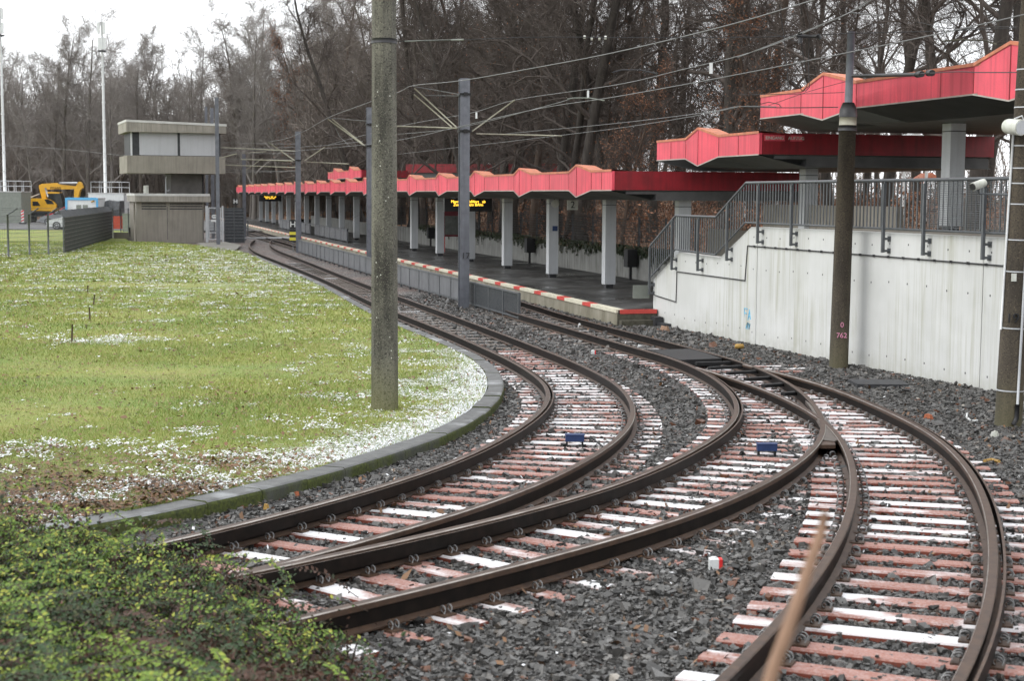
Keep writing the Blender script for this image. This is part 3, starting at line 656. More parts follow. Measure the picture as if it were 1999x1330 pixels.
# ------------------------------------------------------------------ canopies
def profile(s0, s1, peaks, zb, zt, pb, pt, hw):
    P = [s0]+sum([[p-hw, p, p+hw] for p in peaks], [])+[s1]; pk = set(peaks)
    pts = []
    for s in P:
        if s in pk: pts.append((s, pb, pt, -.10))
        else: pts.append((s, zb, zt, 0.))
    return pts
def canopy(name, label, s0, s1, peaks, t0, t1, zb, zt, pb, pt, hw, zc, colt, cols, zfloor, endface=True, soff=1.15, seams=2):
    c = thing(name, label, 'canopy', F1((s0+s1)/2, t0+2, zfloor))
    pr = profile(s0, s1, peaks, zb, zt, pb, pt, hw); n = len(pr)
    f, sm, fl, so = MB(F), MB(F), MB(F), MB(F)
    for a, b in zip(pr[:-1], pr[1:]):
        V = [(a[0], t0+a[3], a[1]), (b[0], t0+b[3], b[1]), (b[0], t0+b[3], b[2]), (a[0], t0+a[3], a[2])]
        V2 = [(p[0], p[1]+.07, p[2]) for p in V]; f.add(V+V2, [(0, 1, 2, 3), (7, 6, 5, 4), (0, 4, 5, 1), (2, 6, 7, 3), (0, 3, 7, 4), (1, 5, 6, 2)])
        # flashing: top strip slopes back into the roof
        h = .042
        W = [(a[0], t0+a[3]-.018, a[2]-h*.4), (b[0], t0+b[3]-.018, b[2]-h*.4), (b[0], t0+b[3]-.018, b[2]+h), (a[0], t0+a[3]-.018, a[2]+h), (b[0], t0+.42, b[2]+h-.03), (a[0], t0+.42, a[2]+h-.03), (b[0], t0+.42, zb), (a[0], t0+.42, zb)]
        fl.add(W, [(0, 1, 2, 3), (3, 2, 4, 5), (5, 4, 6, 7)])
        # pale trim under the fascia, then the sloped soffit
        so.add([(a[0], t0+a[3]-.012, a[1]-.022), (b[0], t0+b[3]-.012, b[1]-.022), (b[0], t0+b[3]-.012, b[1]+.004), (a[0], t0+a[3]-.012, a[1]+.004)], [(0, 1, 2, 3)], 1)
        so.add([(a[0], t0+a[3]-.012, a[1]-.022), (b[0], t0+b[3]-.012, b[1]-.022), (b[0], t0+soff, zc), (a[0], t0+soff, zc)], [(3, 2, 1, 0)], 0)
        q = [b[0]] if b[0] != s1 else []
        L = b[0]-a[0]
        if L > hw*1.6: q = q+[a[0]+L*k/seams for k in range(1, seams)]
        for x in q:
            w = (x-a[0])/L; zl = a[1]+(b[1]-a[1])*w; zh = a[2]+(b[2]-a[2])*w; tt = t0+a[3]+(b[3]-a[3])*w; f.box((x-.012, x+.012), (tt-.006, tt-.001), (zl+.01, zh-.03), 1)
    obj('fascia', f, [MT['red'], MT['seam']], c); obj('flashing', fl, MT['orange'], c)
    so.box((s0+.03, s1-.03), (t0+soff, t1), (zc, zc+.02)); obj('soffit', so, [MT['soffit'], MT['soffit_edge']], c)
    mb = MB(F); mb.box((s0+.05, s1-.05), (t0+.40, t1-.05), (zb-.1, zb+.30)); mb.box((s0+.05, s1-.05), (t0+1.2, t1-.05), (zc+.02, zb-.1)); obj('roof_slab', mb, MT['roof'], c)
    mb = MB(F); mb.box((s1-.06, s1), (t0+.08, t1), (zb+.001, zt-.001)); obj('end_fascia', mb, MT['red_shaded'], c)
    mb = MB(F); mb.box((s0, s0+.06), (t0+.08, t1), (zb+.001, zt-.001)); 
    mb.box((s0, s1), (t1, t1+.06), (zb, zt)); obj('end_fascia', mb, MT['red_shaded'], c)['label'] = 'end fascia in red darkened for shade'
    for (x, y) in ((s0, s0+.5), (s1, s1-.5)):
        mb = MB(F); V = [(x, t0+.01, zb), (x, t1, zb), (y, t1, zc), (y, t0+soff, zc)]; mb.add(V, [(0, 1, 2, 3)]); obj('end_soffit', mb, MT['soffit'], c)
    for s in cols:
        mb = MB(F); q = .165; ct = colt
        mb.box((s-q, s+q), (ct-q, ct+q), (zfloor+.12, zc-.005)); o = obj('column', mb, MT['column'], c)
        m2 = MB(F); m2.box((s-q+.05, s+q-.05), (ct-q+.05, ct+q-.05), (zfloor, zfloor+.12)); obj('plinth', m2, MT['plinth'], o)
        m3 = MB(F); m3.box((s-q-.004, s+q+.004), (ct-q-.004, ct+q+.004), (zc-.17, zc-.15)); obj('collar', m3, MT['soffit'], o)
    return c
pk1 = [4.55+6.0*k for k in range(20)]
canopy('platform_canopy', 'longest red zigzag canopy on grey columns running along the whole platform', 1.8, 121.6, pk1, .4, 5.6, 3.09, 3.57, 2.91, 3.74, 1.03, 2.83, 2.55, [2.4+6.12*k for k in range(20)], ZP)
c2 = canopy('stair_canopy', 'short middle red canopy stepping up behind the railing', -2.97, 3.75, [.52], 2.3, 8.2, 3.90, 4.38, 3.70, 4.60, 1.1, 3.62, 4.4, [-1.15], 1.9)
c3 = canopy('bridge_canopy', 'highest red canopy at top right beside the concrete pole', -22, -3.0, [-6.35, -13.1, -19.8], 2.3, 8.2, 4.70, 5.18, 4.52, 5.43, 1.25, 4.42, 4.4, [-7.71, -14.4], 2.26)
canopy('far_stair_canopy', 'small distant red canopy with two peaks rising above the long platform roof', 54.2, 68.2, [57.8, 64.6], 2.3, 5.2, 3.93, 4.36, 3.73, 4.58, 1.1, 3.66, 4.4, [61], 1.2)
# faded notice lettering at the corner of the middle canopy
for dt, w, tx in ((.12, .5, 'EINGANG'), (.75, .3, 'AUFZUG')):
    mb = MB(F); mb.box((-2.976, -2.9715), (2.3+dt, 2.3+dt+w), (4.20, 4.335)); obj('notice_plate', mb, MT['red'], c2); 
    text_obj('notice_lettering', tx, .1, MT['offwhite'], F1(-2.982, 2.3+dt+w/2, 4.265), (PN[0], PN[1], 0), (0, 0, 1), c2)
# red bridge roof seen through the trunks
mb = MB(); br = thing('footbridge_roof', 'distant straight red roof edge seen between the dark trunks above the platform canopy', 'canopy', (-1.4, 88, 2.2))
a, b = atY(792, 326, 91), atY(1115, 320, 86); d = b-a; d[2] = 0; d /= np.linalg.norm(d); nb = A3(-d[1], d[0], 0)
XB = lambda p: (lambda q: np.c_[a[0]+d[0]*q[:, 0]+nb[0]*q[:, 1], a[1]+d[1]*q[:, 0]+nb[1]*q[:, 1], q[:, 2]])(np.asarray(p, float).reshape(-1, 3))
LB = np.linalg.norm((b-a)[:2]); mb = MB(XB); mb.box((0, LB), (0, .1), (4.22, 4.72)); obj('fascia', mb, MT['red_shaded'], br)
mb = MB(XB); mb.box((.2, LB-.2), (.1, 3), (3.85, 4.5)); obj('roof_slab', mb, MT['soffit'], br)
mb = MB(XB)
for s in (2.5, 7.2): mb.box((s, s+.3), (1, 1.3), (.8, 3.87))
obj('supports', mb, MT['soffit'], br)
mb = MB(XB)
for s in (5.1, ):
    th = np.linspace(0, PI/2, 5); mb.tube([(s, 1.2, 4.5+.36*math.sin(t)) for t in th], [.36*math.cos(t)+.01 for t in th], 12)
obj('skylight_dome', mb, MT['white'], br)

# ------------------------------------------------------------------ retaining wall with stair railing
WS = [(.31, -.4), (.31, .90), (-1.30, 1.62), (-3.70, 1.60), (-5.30, 2.31), (-30, 2.36), (-30, -.4)]
rw = thing('retaining_wall', 'long white streaked concrete retaining wall stepping down to the platform', 'wall', FW([[-10, .15, -.3]])[0])
mb = MB(FW); n = len(WS)
def wall_part(pts, d0, d1):
    m = len(pts); V = [(p[0], d0, p[1]) for p in pts]+[(p[0], d1, p[1]) for p in pts]
    mb.add(V, [tuple(range(m)), tuple(range(m, 2*m))[::-1]]+[(i, m+i, m+(i+1) % m, (i+1) % m) for i in range(m)])
wall_part([(.31, -.4), (.31, .90), (-1.30, 1.62), (-3.70, 1.60), (-5.30, 2.31), (-5.61, 2.315), (-5.61, -.4)], 0, .25)
wall_part([(-5.635, -.4), (-5.635, 2.315), (-13.9, 2.335), (-13.9, -.4)], 0, .25); wall_part([(-13.92, -.4), (-13.92, 2.335), (-30, 2.36), (-30, -.4)], 0, .25)
obj('wall', mb, MT['wwall'], rw)
mb = MB(FW)
for s in np.arange(-29, 0, .62):
    for z in (.12, 1.45, 2.12):
        if z > 1.5 and s > -5.4 or z > 1. and s > -1.4: continue
        zz = z+(.02 if int(s*7) % 2 else -.02)+ (float(zr(F1(s, 1, 0)[1]))*.55 if z < 1 else 0); mb.box((s-.012, s+.012), (-.0035, .01), (zz-.016, zz+.016))
obj('shutter_tie_holes', mb, MT['bdark'], rw)
def wpath(pts, dd): return FW([(p[0], dd, p[1]) for p in pts])
cd = [(.16, .52), (-1.22, .45), (-1.25, 1.17), (-5.08, 1.17), (-5.17, 1.91), (-14, 1.91), (-29, 1.93)]
mb = MB(); mb.tube(wpath(cd, -.02), .013, 6); 
for s in np.arange(-28, -5.3, .5): p = FW([[s, -.02, 1.91]])[0]; mb.box((p[0]-.02, p[0]+.02), (p[1]-.03, p[1]+.02), (p[2]-.02, p[2]+.02))
obj('cable_conduit', mb, MT['wire_dark'], rw)
# blue spray scribble on the wall
mb = MB()
for st in ([(-5.05, .36), (-5.05, .58), (-5.2, .57)], [(-5.06, .48), (-5.16, .47)], [(-5.24, .34), (-5.3, .56), (-5.36, .36)], [(-5.27, .42), (-5.34, .43)], [(-5.14, .16), (-5.22, .28), (-5.2, .14)], [(-5.26, .28), (-5.3, .15), (-5.34, .27)]): mb.tube(wpath(st, -.004), .012, 4)
obj('spray_marks', mb, MT['bluepaint'], rw)
# upper deck and stairs behind the wall
mb = MB(F); mb.box((-30, -5.5), (1.75, 9), (1.9, 2.26)); mb.box((-3.9, -1.2), (1.75, 4.3), (1.0, 1.5))
for i in range(5): mb.box((-1.2+i*.32, -.88+i*.32), (1.75, 4.3), (.1, 1.4-i*.24))
for i in range(5): mb.box((-5.5+i*.32, -5.18+i*.32), (1.75, 4.3), (1., 2.2-i*.14))
mb.box((-5.6, 1.4), (4.36, 4.5), (-.1, 2.75)); mb.box((1.402, 5.2), (4.37, 4.49), (-.1, 2.05)); up = obj('stairs', mb, MT['bconcrete'], None, loc=F1(-6, 3, 0)); tag(up, 'concrete stairs and upper landing behind the white wall', 'stairs')
mb = MB(F); mb.box((-30, -4.2), (8.7, 8.9), (2.0, 3.28)); dp = obj('deck_shade_panel', mb, MT['recess'], None, loc=F1(-10, 8.8, 2.2)); tag(dp, 'added dark panel standing for shade at the back of the upper deck behind the bar railing', 'wall')  # added panel, dark to give the band of shade under the canopies
rl = thing('stair_railing', 'grey steel bar railing fixed along the top of the white wall', 'railing', FW([[-8, -.1, 2.2]])[0])
top = [(.28, 1.73), (-1.33, 2.49), (-3.68, 2.49), (-5.22, 3.23), (-30, 3.26)]; bot = [(.28, .95), (-1.33, 1.70), (-3.68, 1.66), (-5.22, 2.40), (-30, 2.42)]
mb = MB(); mb.tube(wpath(top, -.10), .03, 8); obj('handrail', mb, MT['rail_grey'], rl)
mb = MB(); mb.tube(wpath(bot, -.10), .022, 6); obj('bottom_rail', mb, MT['rail_grey'], rl)
tp, bt = np.array(top), np.array(bot); ti = lambda s: np.interp(-s, -tp[:, 0], tp[:, 1]); bi = lambda s: np.interp(-s, -bt[:, 0], bt[:, 1])
posts = [.27, -1.17, -2.74, -4.34, -5.88, -7.42, -9.0, -9.54-.9, -11.9, -12.32, -14.07, -15.9, -17.8, -19.7, -21.6]
posts = [.27, -1.17, -2.74, -4.34, -5.88, -7.42, -9.35, -11.0, -12.32, -14.07, -15.9, -17.8, -19.7, -21.6, -24, -26, -28]
for a, b in zip(posts[:-1], posts[1:]):
    mb = MB(FW)
    mesh = b in (-14.07, -15.9)
    m = int(round((a-b)/.13))
    for j in range(1, m):
        s = a+(b-a)*j/m; w = .014 if not mesh or j % 3 == 0 else .006
        mb.box((s-w, s+w), (-.108, -.092), (bi(s)+.01, ti(s)-.015))
    if mesh:
        for z in np.arange(2.46, 3.2, .035): mb.box((b+.05, a-.05), (-.103, -.098), (z-.004, z+.004))
        for s in np.arange(b+.05, a-.05, .04): mb.box((s-.004, s+.004), (-.099, -.096), (2.45, 3.2))
    obj('mesh_panel' if mesh else 'bar_panel', mb, MT['rail_grey'], rl)
for s in posts[:-1]:
    mb = MB(FW); z0 = bi(s)-.42; mb.box((s-.025, s+.025), (-.15, -.10), (z0, ti(s)-.06)); mb.box((s-.018, s+.018), (-.13, -.09), (ti(s)-.22, ti(s)-.02))
    for z in (z0+.03, z0+.24): mb.box((s-.03, s+.03), (-.11, .001), (z-.02, z+.02)); mb.box((s-.05, s+.05), (-.014, -.001), (z-.045, z+.045))
    obj('post', mb, MT['rail_grey'], rl)
# small notice board at the foot of the wall end
mb = MB(F); mb.box((.5, .52), (.55, .98), (.42, .75)); nb_ = obj('notice_board', mb, MT['cab_grey'], rw); 
# white old wall, ivy and fence at the back of the platform
bw = thing('boundary_wall', 'low stained white wall at the back of the platform under hanging ivy', 'wall', F1(40, 5.1, ZP))
mb = MB(F)
for i in range(15): mb.box((9+i*6-.0, 15+i*6-.03), (5.0, 5.25), (-.3, ZP+.86+.04*math.sin(i*2.3)))
obj('wall', mb, MT['ivywall'], bw)
n = 9000; s = 9.+rng.random(n)**1.6*42; strand = np.floor(s/.22); hang = np.array([abs(mnoise.noise(Vector((k*3.7, 1, 0))))*1.5+.1 for k in strand]); z = ZP+.95-rng.random(n)*hang*.62; top_ = rng.random(n) < .45; z = np.where(top_, ZP+.88+rng.random(n)*.2, z)
ss = np.where(top_, s, strand*.22+.11+rng.normal(0, .04, n)); tt = np.where(top_, 4.97+rng.random(n)*.3, 4.965-rng.random(n)*.04)
c = F(np.c_[ss, tt, z]); sz = .045*rng.uniform(.6, 1.3, n); a = rng.random(n)*2*PI
u = np.stack([np.cos(a)*PD[0], np.cos(a)*PD[1], np.sin(a)], -1)+rng.normal(0, .3, (n, 3)); w = np.stack([-np.sin(a)*PD[0], -np.sin(a)*PD[1], np.cos(a)], -1)+rng.normal(0, .3, (n, 3))
V = np.stack([c-u*sz[:, None], c-w*sz[:, None], c+u*sz[:, None], c+w*sz[:, None]], 1).reshape(-1, 3); mb = MB(); mb.add(V, np.arange(4*n).reshape(-1, 4)); o = obj('ivy', mb, MT['ivy']); tag(o, 'dark ivy hanging over the low white wall behind the platform', 'ivy', kind='stuff')
fb = thing('boundary_fence', 'dark green mesh fence on top of the low wall behind the platform', 'fence', F1(40, 5.4, ZP+.8))
mb = MB(F)
for z in np.arange(ZP+.95, ZP+2.0, .1): mb.box((9, 100), (5.44, 5.45), (z-.007, z+.007))
for s in np.arange(9, 70, .16): mb.box((s-.006, s+.006), (5.451, 5.458), (ZP+.9, ZP+2.0))
obj('wire_mesh', mb, MT['mesh_dark'], fb)
for s in np.arange(9, 100, 2.6):
    mb = MB(F); mb.box((s-.03, s+.03), (5.46, 5.52), (ZP+.3, ZP+2.05)); obj('post', mb, MT['mesh_dark'], fb)
# platform furniture
def bin_(s, t):
    b = thing('litter_bin', '', 'litter bin', F1(s, t, ZP), 'dark litter bins along the platform wall')
    mb = MB(F); mb.box((s-.2, s+.2), (t-.17, t+.17), (ZP+.42, ZP+1.0)); mb.box((s-.21, s+.21), (t-.18, t+.18), (ZP+.93, ZP+.96)); obj('bin_body', mb, MT['black'], b)
    mb = MB(F); mb.box((s-.04, s+.04), (t-.04, t+.04), (ZP, ZP+.42)); obj('stand', mb, MT['black'], b); return b
bin_(25.6, 4.75)['label'] = 'dark litter bin between the second and third nearest platform columns'
bin_(12.9, 4.75)['label'] = 'dark litter bin nearest the stair railing at the end of the platform'
bin_(45.8, 4.75)['label'] = 'dark litter bin on the platform left of the amber display'
def board(s, t, rot=0):
    b = thing('timetable_board', 'dark red framed timetable board on red legs behind the steel mast', 'notice board', F1(s, t, ZP))
    mb = MB(F); mb.box((s-.03, s+.03), (t-.55, t+.55), (ZP+.75, ZP+2.2)); obj('frame', mb, M('board_frame', (.16, .03, .04), .2), b)
    mb = MB(F); mb.box((s-.036, s-.031), (t-.48, t+.48), (ZP+.85, ZP+1.75)); obj('glass_pane', mb, M('board_pane', (.13, .14, .13), .3, 4, .2), b)
    for q in (-.5, .5): mb = MB(F); mb.box((s-.03, s+.03), (t+q-.03, t+q+.03), (ZP, ZP+.75)); obj('leg', mb, MT['edge_red'], b)
board(37.4, 4.2)
def display(s, t, lab, l1, l2):
    b = thing('passenger_display', lab, 'display', F1(s, t, 2.4), 'amber train displays under the canopy')
    w = .95; mb = MB(F); mb.box((s-.12, s+.12), (t-w, t+w), (2.30, 2.80)); obj('housing', mb, MT['black'], b)
    mb = MB(F); mb.box((s-.03, s+.03), (t-.4, t-.34), (2.8, 2.95)); mb.box((s-.03, s+.03), (t+.34, t+.4), (2.8, 2.95)); obj('hanger', mb, MT['black'], b)
    for tx, z, off in ((l1, 2.68, 0), (l2, 2.56, .0)):
        text_obj('led_text', tx, .15, MT['led'], F1(s-.125, t+off, z), (PN[0], PN[1], 0), (0, 0, 1), b)
    return b
display(23.5, 1.65, 'near amber train display half hidden by the steel mast', 'Montag    AbfAhrt   ab', 'Zur Zeit kein BAhn')
display(98, 1.4, 'far small amber train display near the end of the platform', 'Montag  Abf.  ab', 'Zur Zeit kein')
def hang_sign(s, t):
    b = thing('platform_sign', 'small white hanging sign with a black number 2 under the canopy', 'sign', F1(s, t, 2.5))
    mb = MB(F); mb.box((s-.02, s+.02), (t-.17, t+.17), (2.5, 2.80)); obj('panel', mb, MT['offwhite'], b); mb = MB(F); mb.box((s-.01, s+.01), (t-.01, t+.01), (2.8, 2.9)); obj('hanger', mb, MT['black'], b)
    text_obj('number', '2', .30, MT['inkblack'], F1(s-.024, t, 2.65), (PN[0], PN[1], 0), (0, 0, 1), b)
hang_sign(10.5, 2.0)
def pa_horn(s, t, lab):
    b = thing('canopy_speaker', lab, 'loudspeaker', F1(s, t, 2.5), 'round speakers hanging under the canopy'); mb = MB()
    c = F1(s, t, 2.68); mb.tube([c+A3(-PD[0], -PD[1], 0)*k for k in (-.12, -.05, .12)], [.05, .09, .13], 14); obj('horn', mb, MT['offwhite'], b); mb = MB(); mb.tube([c, c+A3(0, 0, .18)], .015, 6); obj('hanger', mb, MT['black'], b)
pa_horn(12.2, 1.9, 'round white speaker hanging just left of the number 2 sign')
o = MB(F); o.box((14.62-.170, 14.62-.166), (2.5, 2.68), (1.75, 1.92)); 
psign = obj('column_sticker', o, MT['blue'], None, loc=F1(14.45, 2.6, 1.75)); tag(psign, 'small blue square notice stuck on the second platform column', 'sign')
# grey barrier on the platform edge further along
bp = thing('platform_barrier', 'grey panel barrier standing on the platform edge behind the steel masts', 'barrier', F1(65, 1.1, ZP))
for k in range(15):
    a = 51.5+k*2.4
    if 65.5 < a < 68: continue
    mb = MB(F)
    for j in range(12): mb.box((a+j*.2+.01, a+j*.2+.19), (1.09, 1.11), (ZP+.10, ZP+.72))
    obj('panel', mb, MT['panel_grey'], bp)
    mb = MB(F); mb.box((a-.02, a+.02), (1.06, 1.14), (ZP, ZP+.78)); obj('post', mb, MT['panel_grey'], bp)
mb = MB(F); mb.box((51.4, 87.6), (1.06, 1.14), (ZP+.74, ZP+.79)); obj('top_rail', mb, MT['rail_grey'], bp)

# ------------------------------------------------------------------ barrier between the tracks
A0, A1_, A2_ = A3(.17, 38.12), A3(-3.80, 52.3), A3(-11.35, 81.84)
tf = thing('track_barrier', 'low grey panel barrier standing between the left and the platform track', 'barrier', (-1.2, 43.3, -.2))
bl = [A0+(A2_-A0)*k/30 for k in range(31)]
bl = np.array([(lambda s: PO+PD*s+PN*np.interp(s, [0, 7, 16, 47], [-2.07, -2.14, -2.28, -2.25]))(1.5+1.5*k) for k in range(31)])
for k in range(30):
    p, q = bl[k], bl[k+1]; d = (q-p); Lk = np.linalg.norm(d); d /= Lk; n_ = A3(d[1], -d[0])
    X = lambda v, p=p, d=d, n_=n_: np.c_[p[0]+d[0]*v[:, 0]+n_[0]*v[:, 1], p[1]+d[1]*v[:, 0]+n_[1]*v[:, 1], v[:, 2]]
    mb = MB(X)
    if k < 4:
        for x in np.arange(.06, Lk-.04, .055): mb.box((x-.010, x+.010), (-.012, .012), (-.07, .48))
    else: mb.box((.03, Lk-.03), (-.015, .015), (-.07, .49))
    obj('panel', mb, MT['panel_grey'] if k >= 4 else MT['rail_grey'], tf)
    mb = MB(X); mb.box((-.03, .03), (-.03, .03), (-.25, .52)); obj('post', mb, MT['rail_grey'], tf)
    mb = MB(X); mb.box((.03, Lk-.03), (-.035, .035), (.49, .53)); mb.box((.03, Lk-.03), (-.03, .03), (-.11, -.075)); obj('rail', mb, MT['rail_grey'], tf)

# ------------------------------------------------------------------ poles
def oct_pole(name, base, topz, r0, r1, k, mat, label, lean=(0, 0)):
    t = thing(name, label, 'pole', base)
    b = A3(*base); mb = MB(); h = topz-b[2]; mb.tube([b+A3(0, 0, -.1), b+A3(lean[0]*h*.5, lean[1]*h*.5, h*.5), b+A3(lean[0]*h, lean[1]*h, h)], [r0, (r0+r1)/2, r1], k, smooth=k > 10); 
    return t, mb
p0 = atz(751, 800, .135); t0, mb = oct_pole('concrete_pole', p0, 8.2, .178, .142, 8, MT['pole_a'], 'tall speckled octagonal concrete pole standing in the lawn in the foreground')
SH0 = mb
mb = MB(); z = atY(755, 80, p0[1])[2]; mb.tube([p0*A3(1, 1, 0)+A3(0, 0, z-.03), p0*A3(1, 1, 0)+A3(0, 0, z+.03)], .166, 8); obj('clamp_band', mb, MT['wire_dark'], t0)
mb = MB()
for k in range(15):
    h = rng.uniform(.4, 4.6); r = .178-(.178-.142)*h/8.1; ang = -PI/2+rng.uniform(-.9, .9); rr = r*math.cos(PI/8)/max(.9, 1)*1.0+.002
    mb = SH0; aa = round((ang-PI/8)/(PI/4))*(PI/4)+PI/8; c = p0+A3(math.cos(aa)*rr, math.sin(aa)*rr, h); tv = A3(-math.sin(aa), math.cos(aa), 0); off = tv*rng.uniform(-.04, .04); m = .010
    mb.add([c+off-tv*m+A3(math.cos(aa), math.sin(aa), 0)*.003, c+off-A3(0, 0, m)+A3(math.cos(aa), math.sin(aa), 0)*.003, c+off+tv*m+A3(math.cos(aa), math.sin(aa), 0)*.003, c+off+A3(0, 0, m)+A3(math.cos(aa), math.sin(aa), 0)*.003], [(0, 1, 2, 3)], 1)
obj('shaft', SH0, [MT['pole_a'], MT['offwhite']], t0)
b1 = A3(5.90, 27.6, -.12); t1, mb = oct_pole('concrete_pole', b1, 4.25, .170, .148, 14, MT['pole_b'], 'brown concrete pole with a thin steel tube on top, standing against the white wall', (.012, 0))
obj('shaft', mb, MT['pole_b'], t1)
c1 = lambda z: b1+A3(.012*(z+.12), 0, z+.12)
mb = MB(); mb.tube([c1(4.25), c1(4.32), c1(4.9), c1(5.87)], [.095, .075, .07, .066], 12); obj('steel_tube', mb, MT['steel'], t1)
mb = MB(); mb.tube([c1(4.22), c1(4.36)], .152, 14); obj('collar', mb, MT['tubegrey'], t1)
mb = MB(); mb.tube([c1(4.12), c1(4.21)], .165, 14); mb.tube([c1(4.36), c1(4.50), c1(4.62)], [.16, .15, .10], 14); obj('clamp_band', mb, MT['black'], t1)
for tx, z in (('0', .66), ('762', .47)): text_obj('spray_number', tx, .13, MT['pinkpaint'], c1(z)+A3(.0, -.176, 0), (1, 0, 0), (0, 0, 1), t1, depth=.003)
b2 = A3(6.36, 19.5, .06); t2, mb = oct_pole('concrete_pole', b2, 8.3, .172, .125, 16, MT['pole_b'], 'dark brown concrete pole with white conduit and bands at the right edge', (.022, 0))
obj('shaft', mb, MT['pole_b'], t2)
c2f = lambda z: b2+A3(.022*(z-.06), 0, z-.06); r2f = lambda z: .172-.047*(z-.06)/8.24
for z in np.r_[.50, 1.30, 2.02, 2.42, 2.87, 3.13, 3.32, 3.6, 3.9, 4.08, 4.30, 4.55]:
    mb = MB(); mb.tube([c2f(z-.008), c2f(z+.008)], r2f(z)+.005, 16); obj('steel_band', mb, MT['column'], t2)
mb = MB(); mb.tube([c2f(z)+A3(.045, -r2f(z)-.012, 0) for z in np.linspace(.32, 4.25, 8)], .017, 6); obj('conduit', mb, MT['column'], t2)
mb = MB(); mb.tube([c2f(z)+A3(-r2f(z)-.012, -.04, 0) for z in np.linspace(1.28, 3.75, 6)], .015, 6); obj('conduit', mb, MT['white'], t2)
mb = MB(); mb.tube([c2f(.34)+A3(.045, -.182, 0), c2f(.16)+A3(.04, -.19, 0), c2f(.08)+A3(0, -.2, 0)], .03, 8); obj('cable_boot', mb, MT['black'], t2)
text_obj('pole_number', '19', .17, MT['inkblack'], c2f(1.43)+A3(-.075, -.165, 0), (1, 0, 0), (0, 0, 1), t2, depth=.012)
mb = MB(); q = c2f(1.95)+A3(-.085, -.158, 0); mb.box((q[0]-.035, q[0]+.03), (q[1]-.004, q[1]), (q[2]-.05, q[2]+.05)); obj('label_plate', mb, MT['offwhite'], t2)
# loudspeaker and camera on the right pole
q = c2f(3.83)+A3(-.20, -.17, 0); ls = thing('horn_speaker', 'white cylindrical loudspeaker stained green on the right concrete pole', 'loudspeaker', q)
ax = A3(.42, -.88, -.1); ax /= np.linalg.norm(ax); mb = MB(); mb.tube([q-ax*.13, q-ax*.10, q+ax*.10, q+ax*.13], [.085, .095, .10, .10], 20); obj('speaker_body', mb, MT['offwhite'], ls)
mb = MB(); mb.tube([q+ax*.131, q+ax*.137], .088, 20); obj('front_grille', mb, MT['column'], ls); mb = MB(); mb.tube([q+A3(0, 0, .1), q+A3(.10, .02, .14), q+A3(.17, .08, .02)], .01, 6); obj('bracket', mb, MT['white'], ls)
q = atY(1909, 361, 19.6); cm = thing('security_camera', 'white security camera on a short bracket in front of the railing', 'camera', q)
ax = A3(-.85, -.45, -.28); ax /= np.linalg.norm(ax); mb = MB(); mb.tube([q-ax*.11, q+ax*.085], [.052, .055], 14); obj('camera_body', mb, MT['offwhite'], cm); mb = MB(); mb.tube([q+ax*.086, q+ax*.098], .045, 14); obj('lens_window', mb, MT['black'], cm)
mb = MB(); e = c2f(q[2]-.12)+A3(-.15, 0, 0); mb.tube([q-A3(0, 0, .05), q-A3(-.02, 0, .11), e], .014, 6); mb.tube([q-ax*.11, q-ax*.17+A3(0, 0, -.03), q-ax*.14-A3(0, 0, .1)], .008, 5); obj('bracket', mb, MT['rail_grey'], cm)

# ------------------------------------------------------------------ steel catenary masts
def h_mast(base, topz, lab, w=.26, th=.045, rot=None):
    m = thing('catenary_mast', lab, 'mast', base, 'grey steel catenary masts beside the tracks'); b = A3(*base); ang = math.atan2(PD[1], PD[0]) if rot is None else rot
    X = lambda v: np.c_[b[0]+np.cos(ang)*v[:, 0]-np.sin(ang)*v[:, 1], b[1]+np.sin(ang)*v[:, 0]+np.cos(ang)*v[:, 1], v[:, 2]]
    mb = MB(X); h = w/2; mb.box((-h, -h+.025), (-h, h), (b[2]-.1, topz)); mb.box((h-.025, h), (-h, h), (b[2]-.1, topz)); mb.box((-h+.025, h-.025), (-.02, .02), (b[2]-.1, topz)); obj('h_beam', mb, MT['steel'], m)
    mb = MB(X); 
    return m, b, X
def tubes(parent, name, segs, r, mat=None):
    for a, b in segs:
        mb = MB(); mb.tube([A3(*a), A3(*b)], r, 6); obj(name, mb, mat or MT['tubegrey'], parent)
def clamp(m, X, z, w=.16):
    mb = MB(X); mb.box((-w, w), (-w, w), (z-.03, z+.03)); mb.box((-w-.06, -w), (-.05, .05), (z-.05, z+.05)); obj('clamp_band', mb, MT['black_steel'], m)
m1, b, X1 = h_mast((-1.354, 42.71, -.2), 6.13, 'nearest grey steel catenary mast stencilled 17 with tube brackets on both sides'); Y = 42.7
zc = atY(905, 256, Y)[2]; zt = atY(905, 184, Y)[2]; clamp(m1, X1, zc); clamp(m1, X1, zt)
Pt = lambda x, y, Y=42.7: atY(x, y, Y)
tubes(m1, 'bracket_arm', [(Pt(891, 248), Pt(809, 172)), (Pt(882, 248), Pt(808, 184)), (Pt(892, 250), Pt(772, 246)), (Pt(922, 256), Pt(1005, 195)), (Pt(930, 261), Pt(1097, 265))], .021)
tubes(m1, 'stay_rod', [(Pt(806, 168), Pt(896, 184)), (Pt(830, 186), Pt(896, 187))], .012, MT['wire'])
text_obj('mast_number', '17', .24, MT['inkblack'], atY(909, 500, 42.55)+A3(0, 0, 0), (1, 0, 0), (0, 0, 1), m1)
m2, b, X2 = h_mast((-5.644, 61.04, -.2), 6.35, 'second steel catenary mast, just left of the speckled concrete pole'); Y2 = 61.
P2 = lambda x, y: atY(x, y, 61.); clamp(m2, X2, P2(723, 285)[2]); clamp(m2, X2, P2(723, 243)[2])
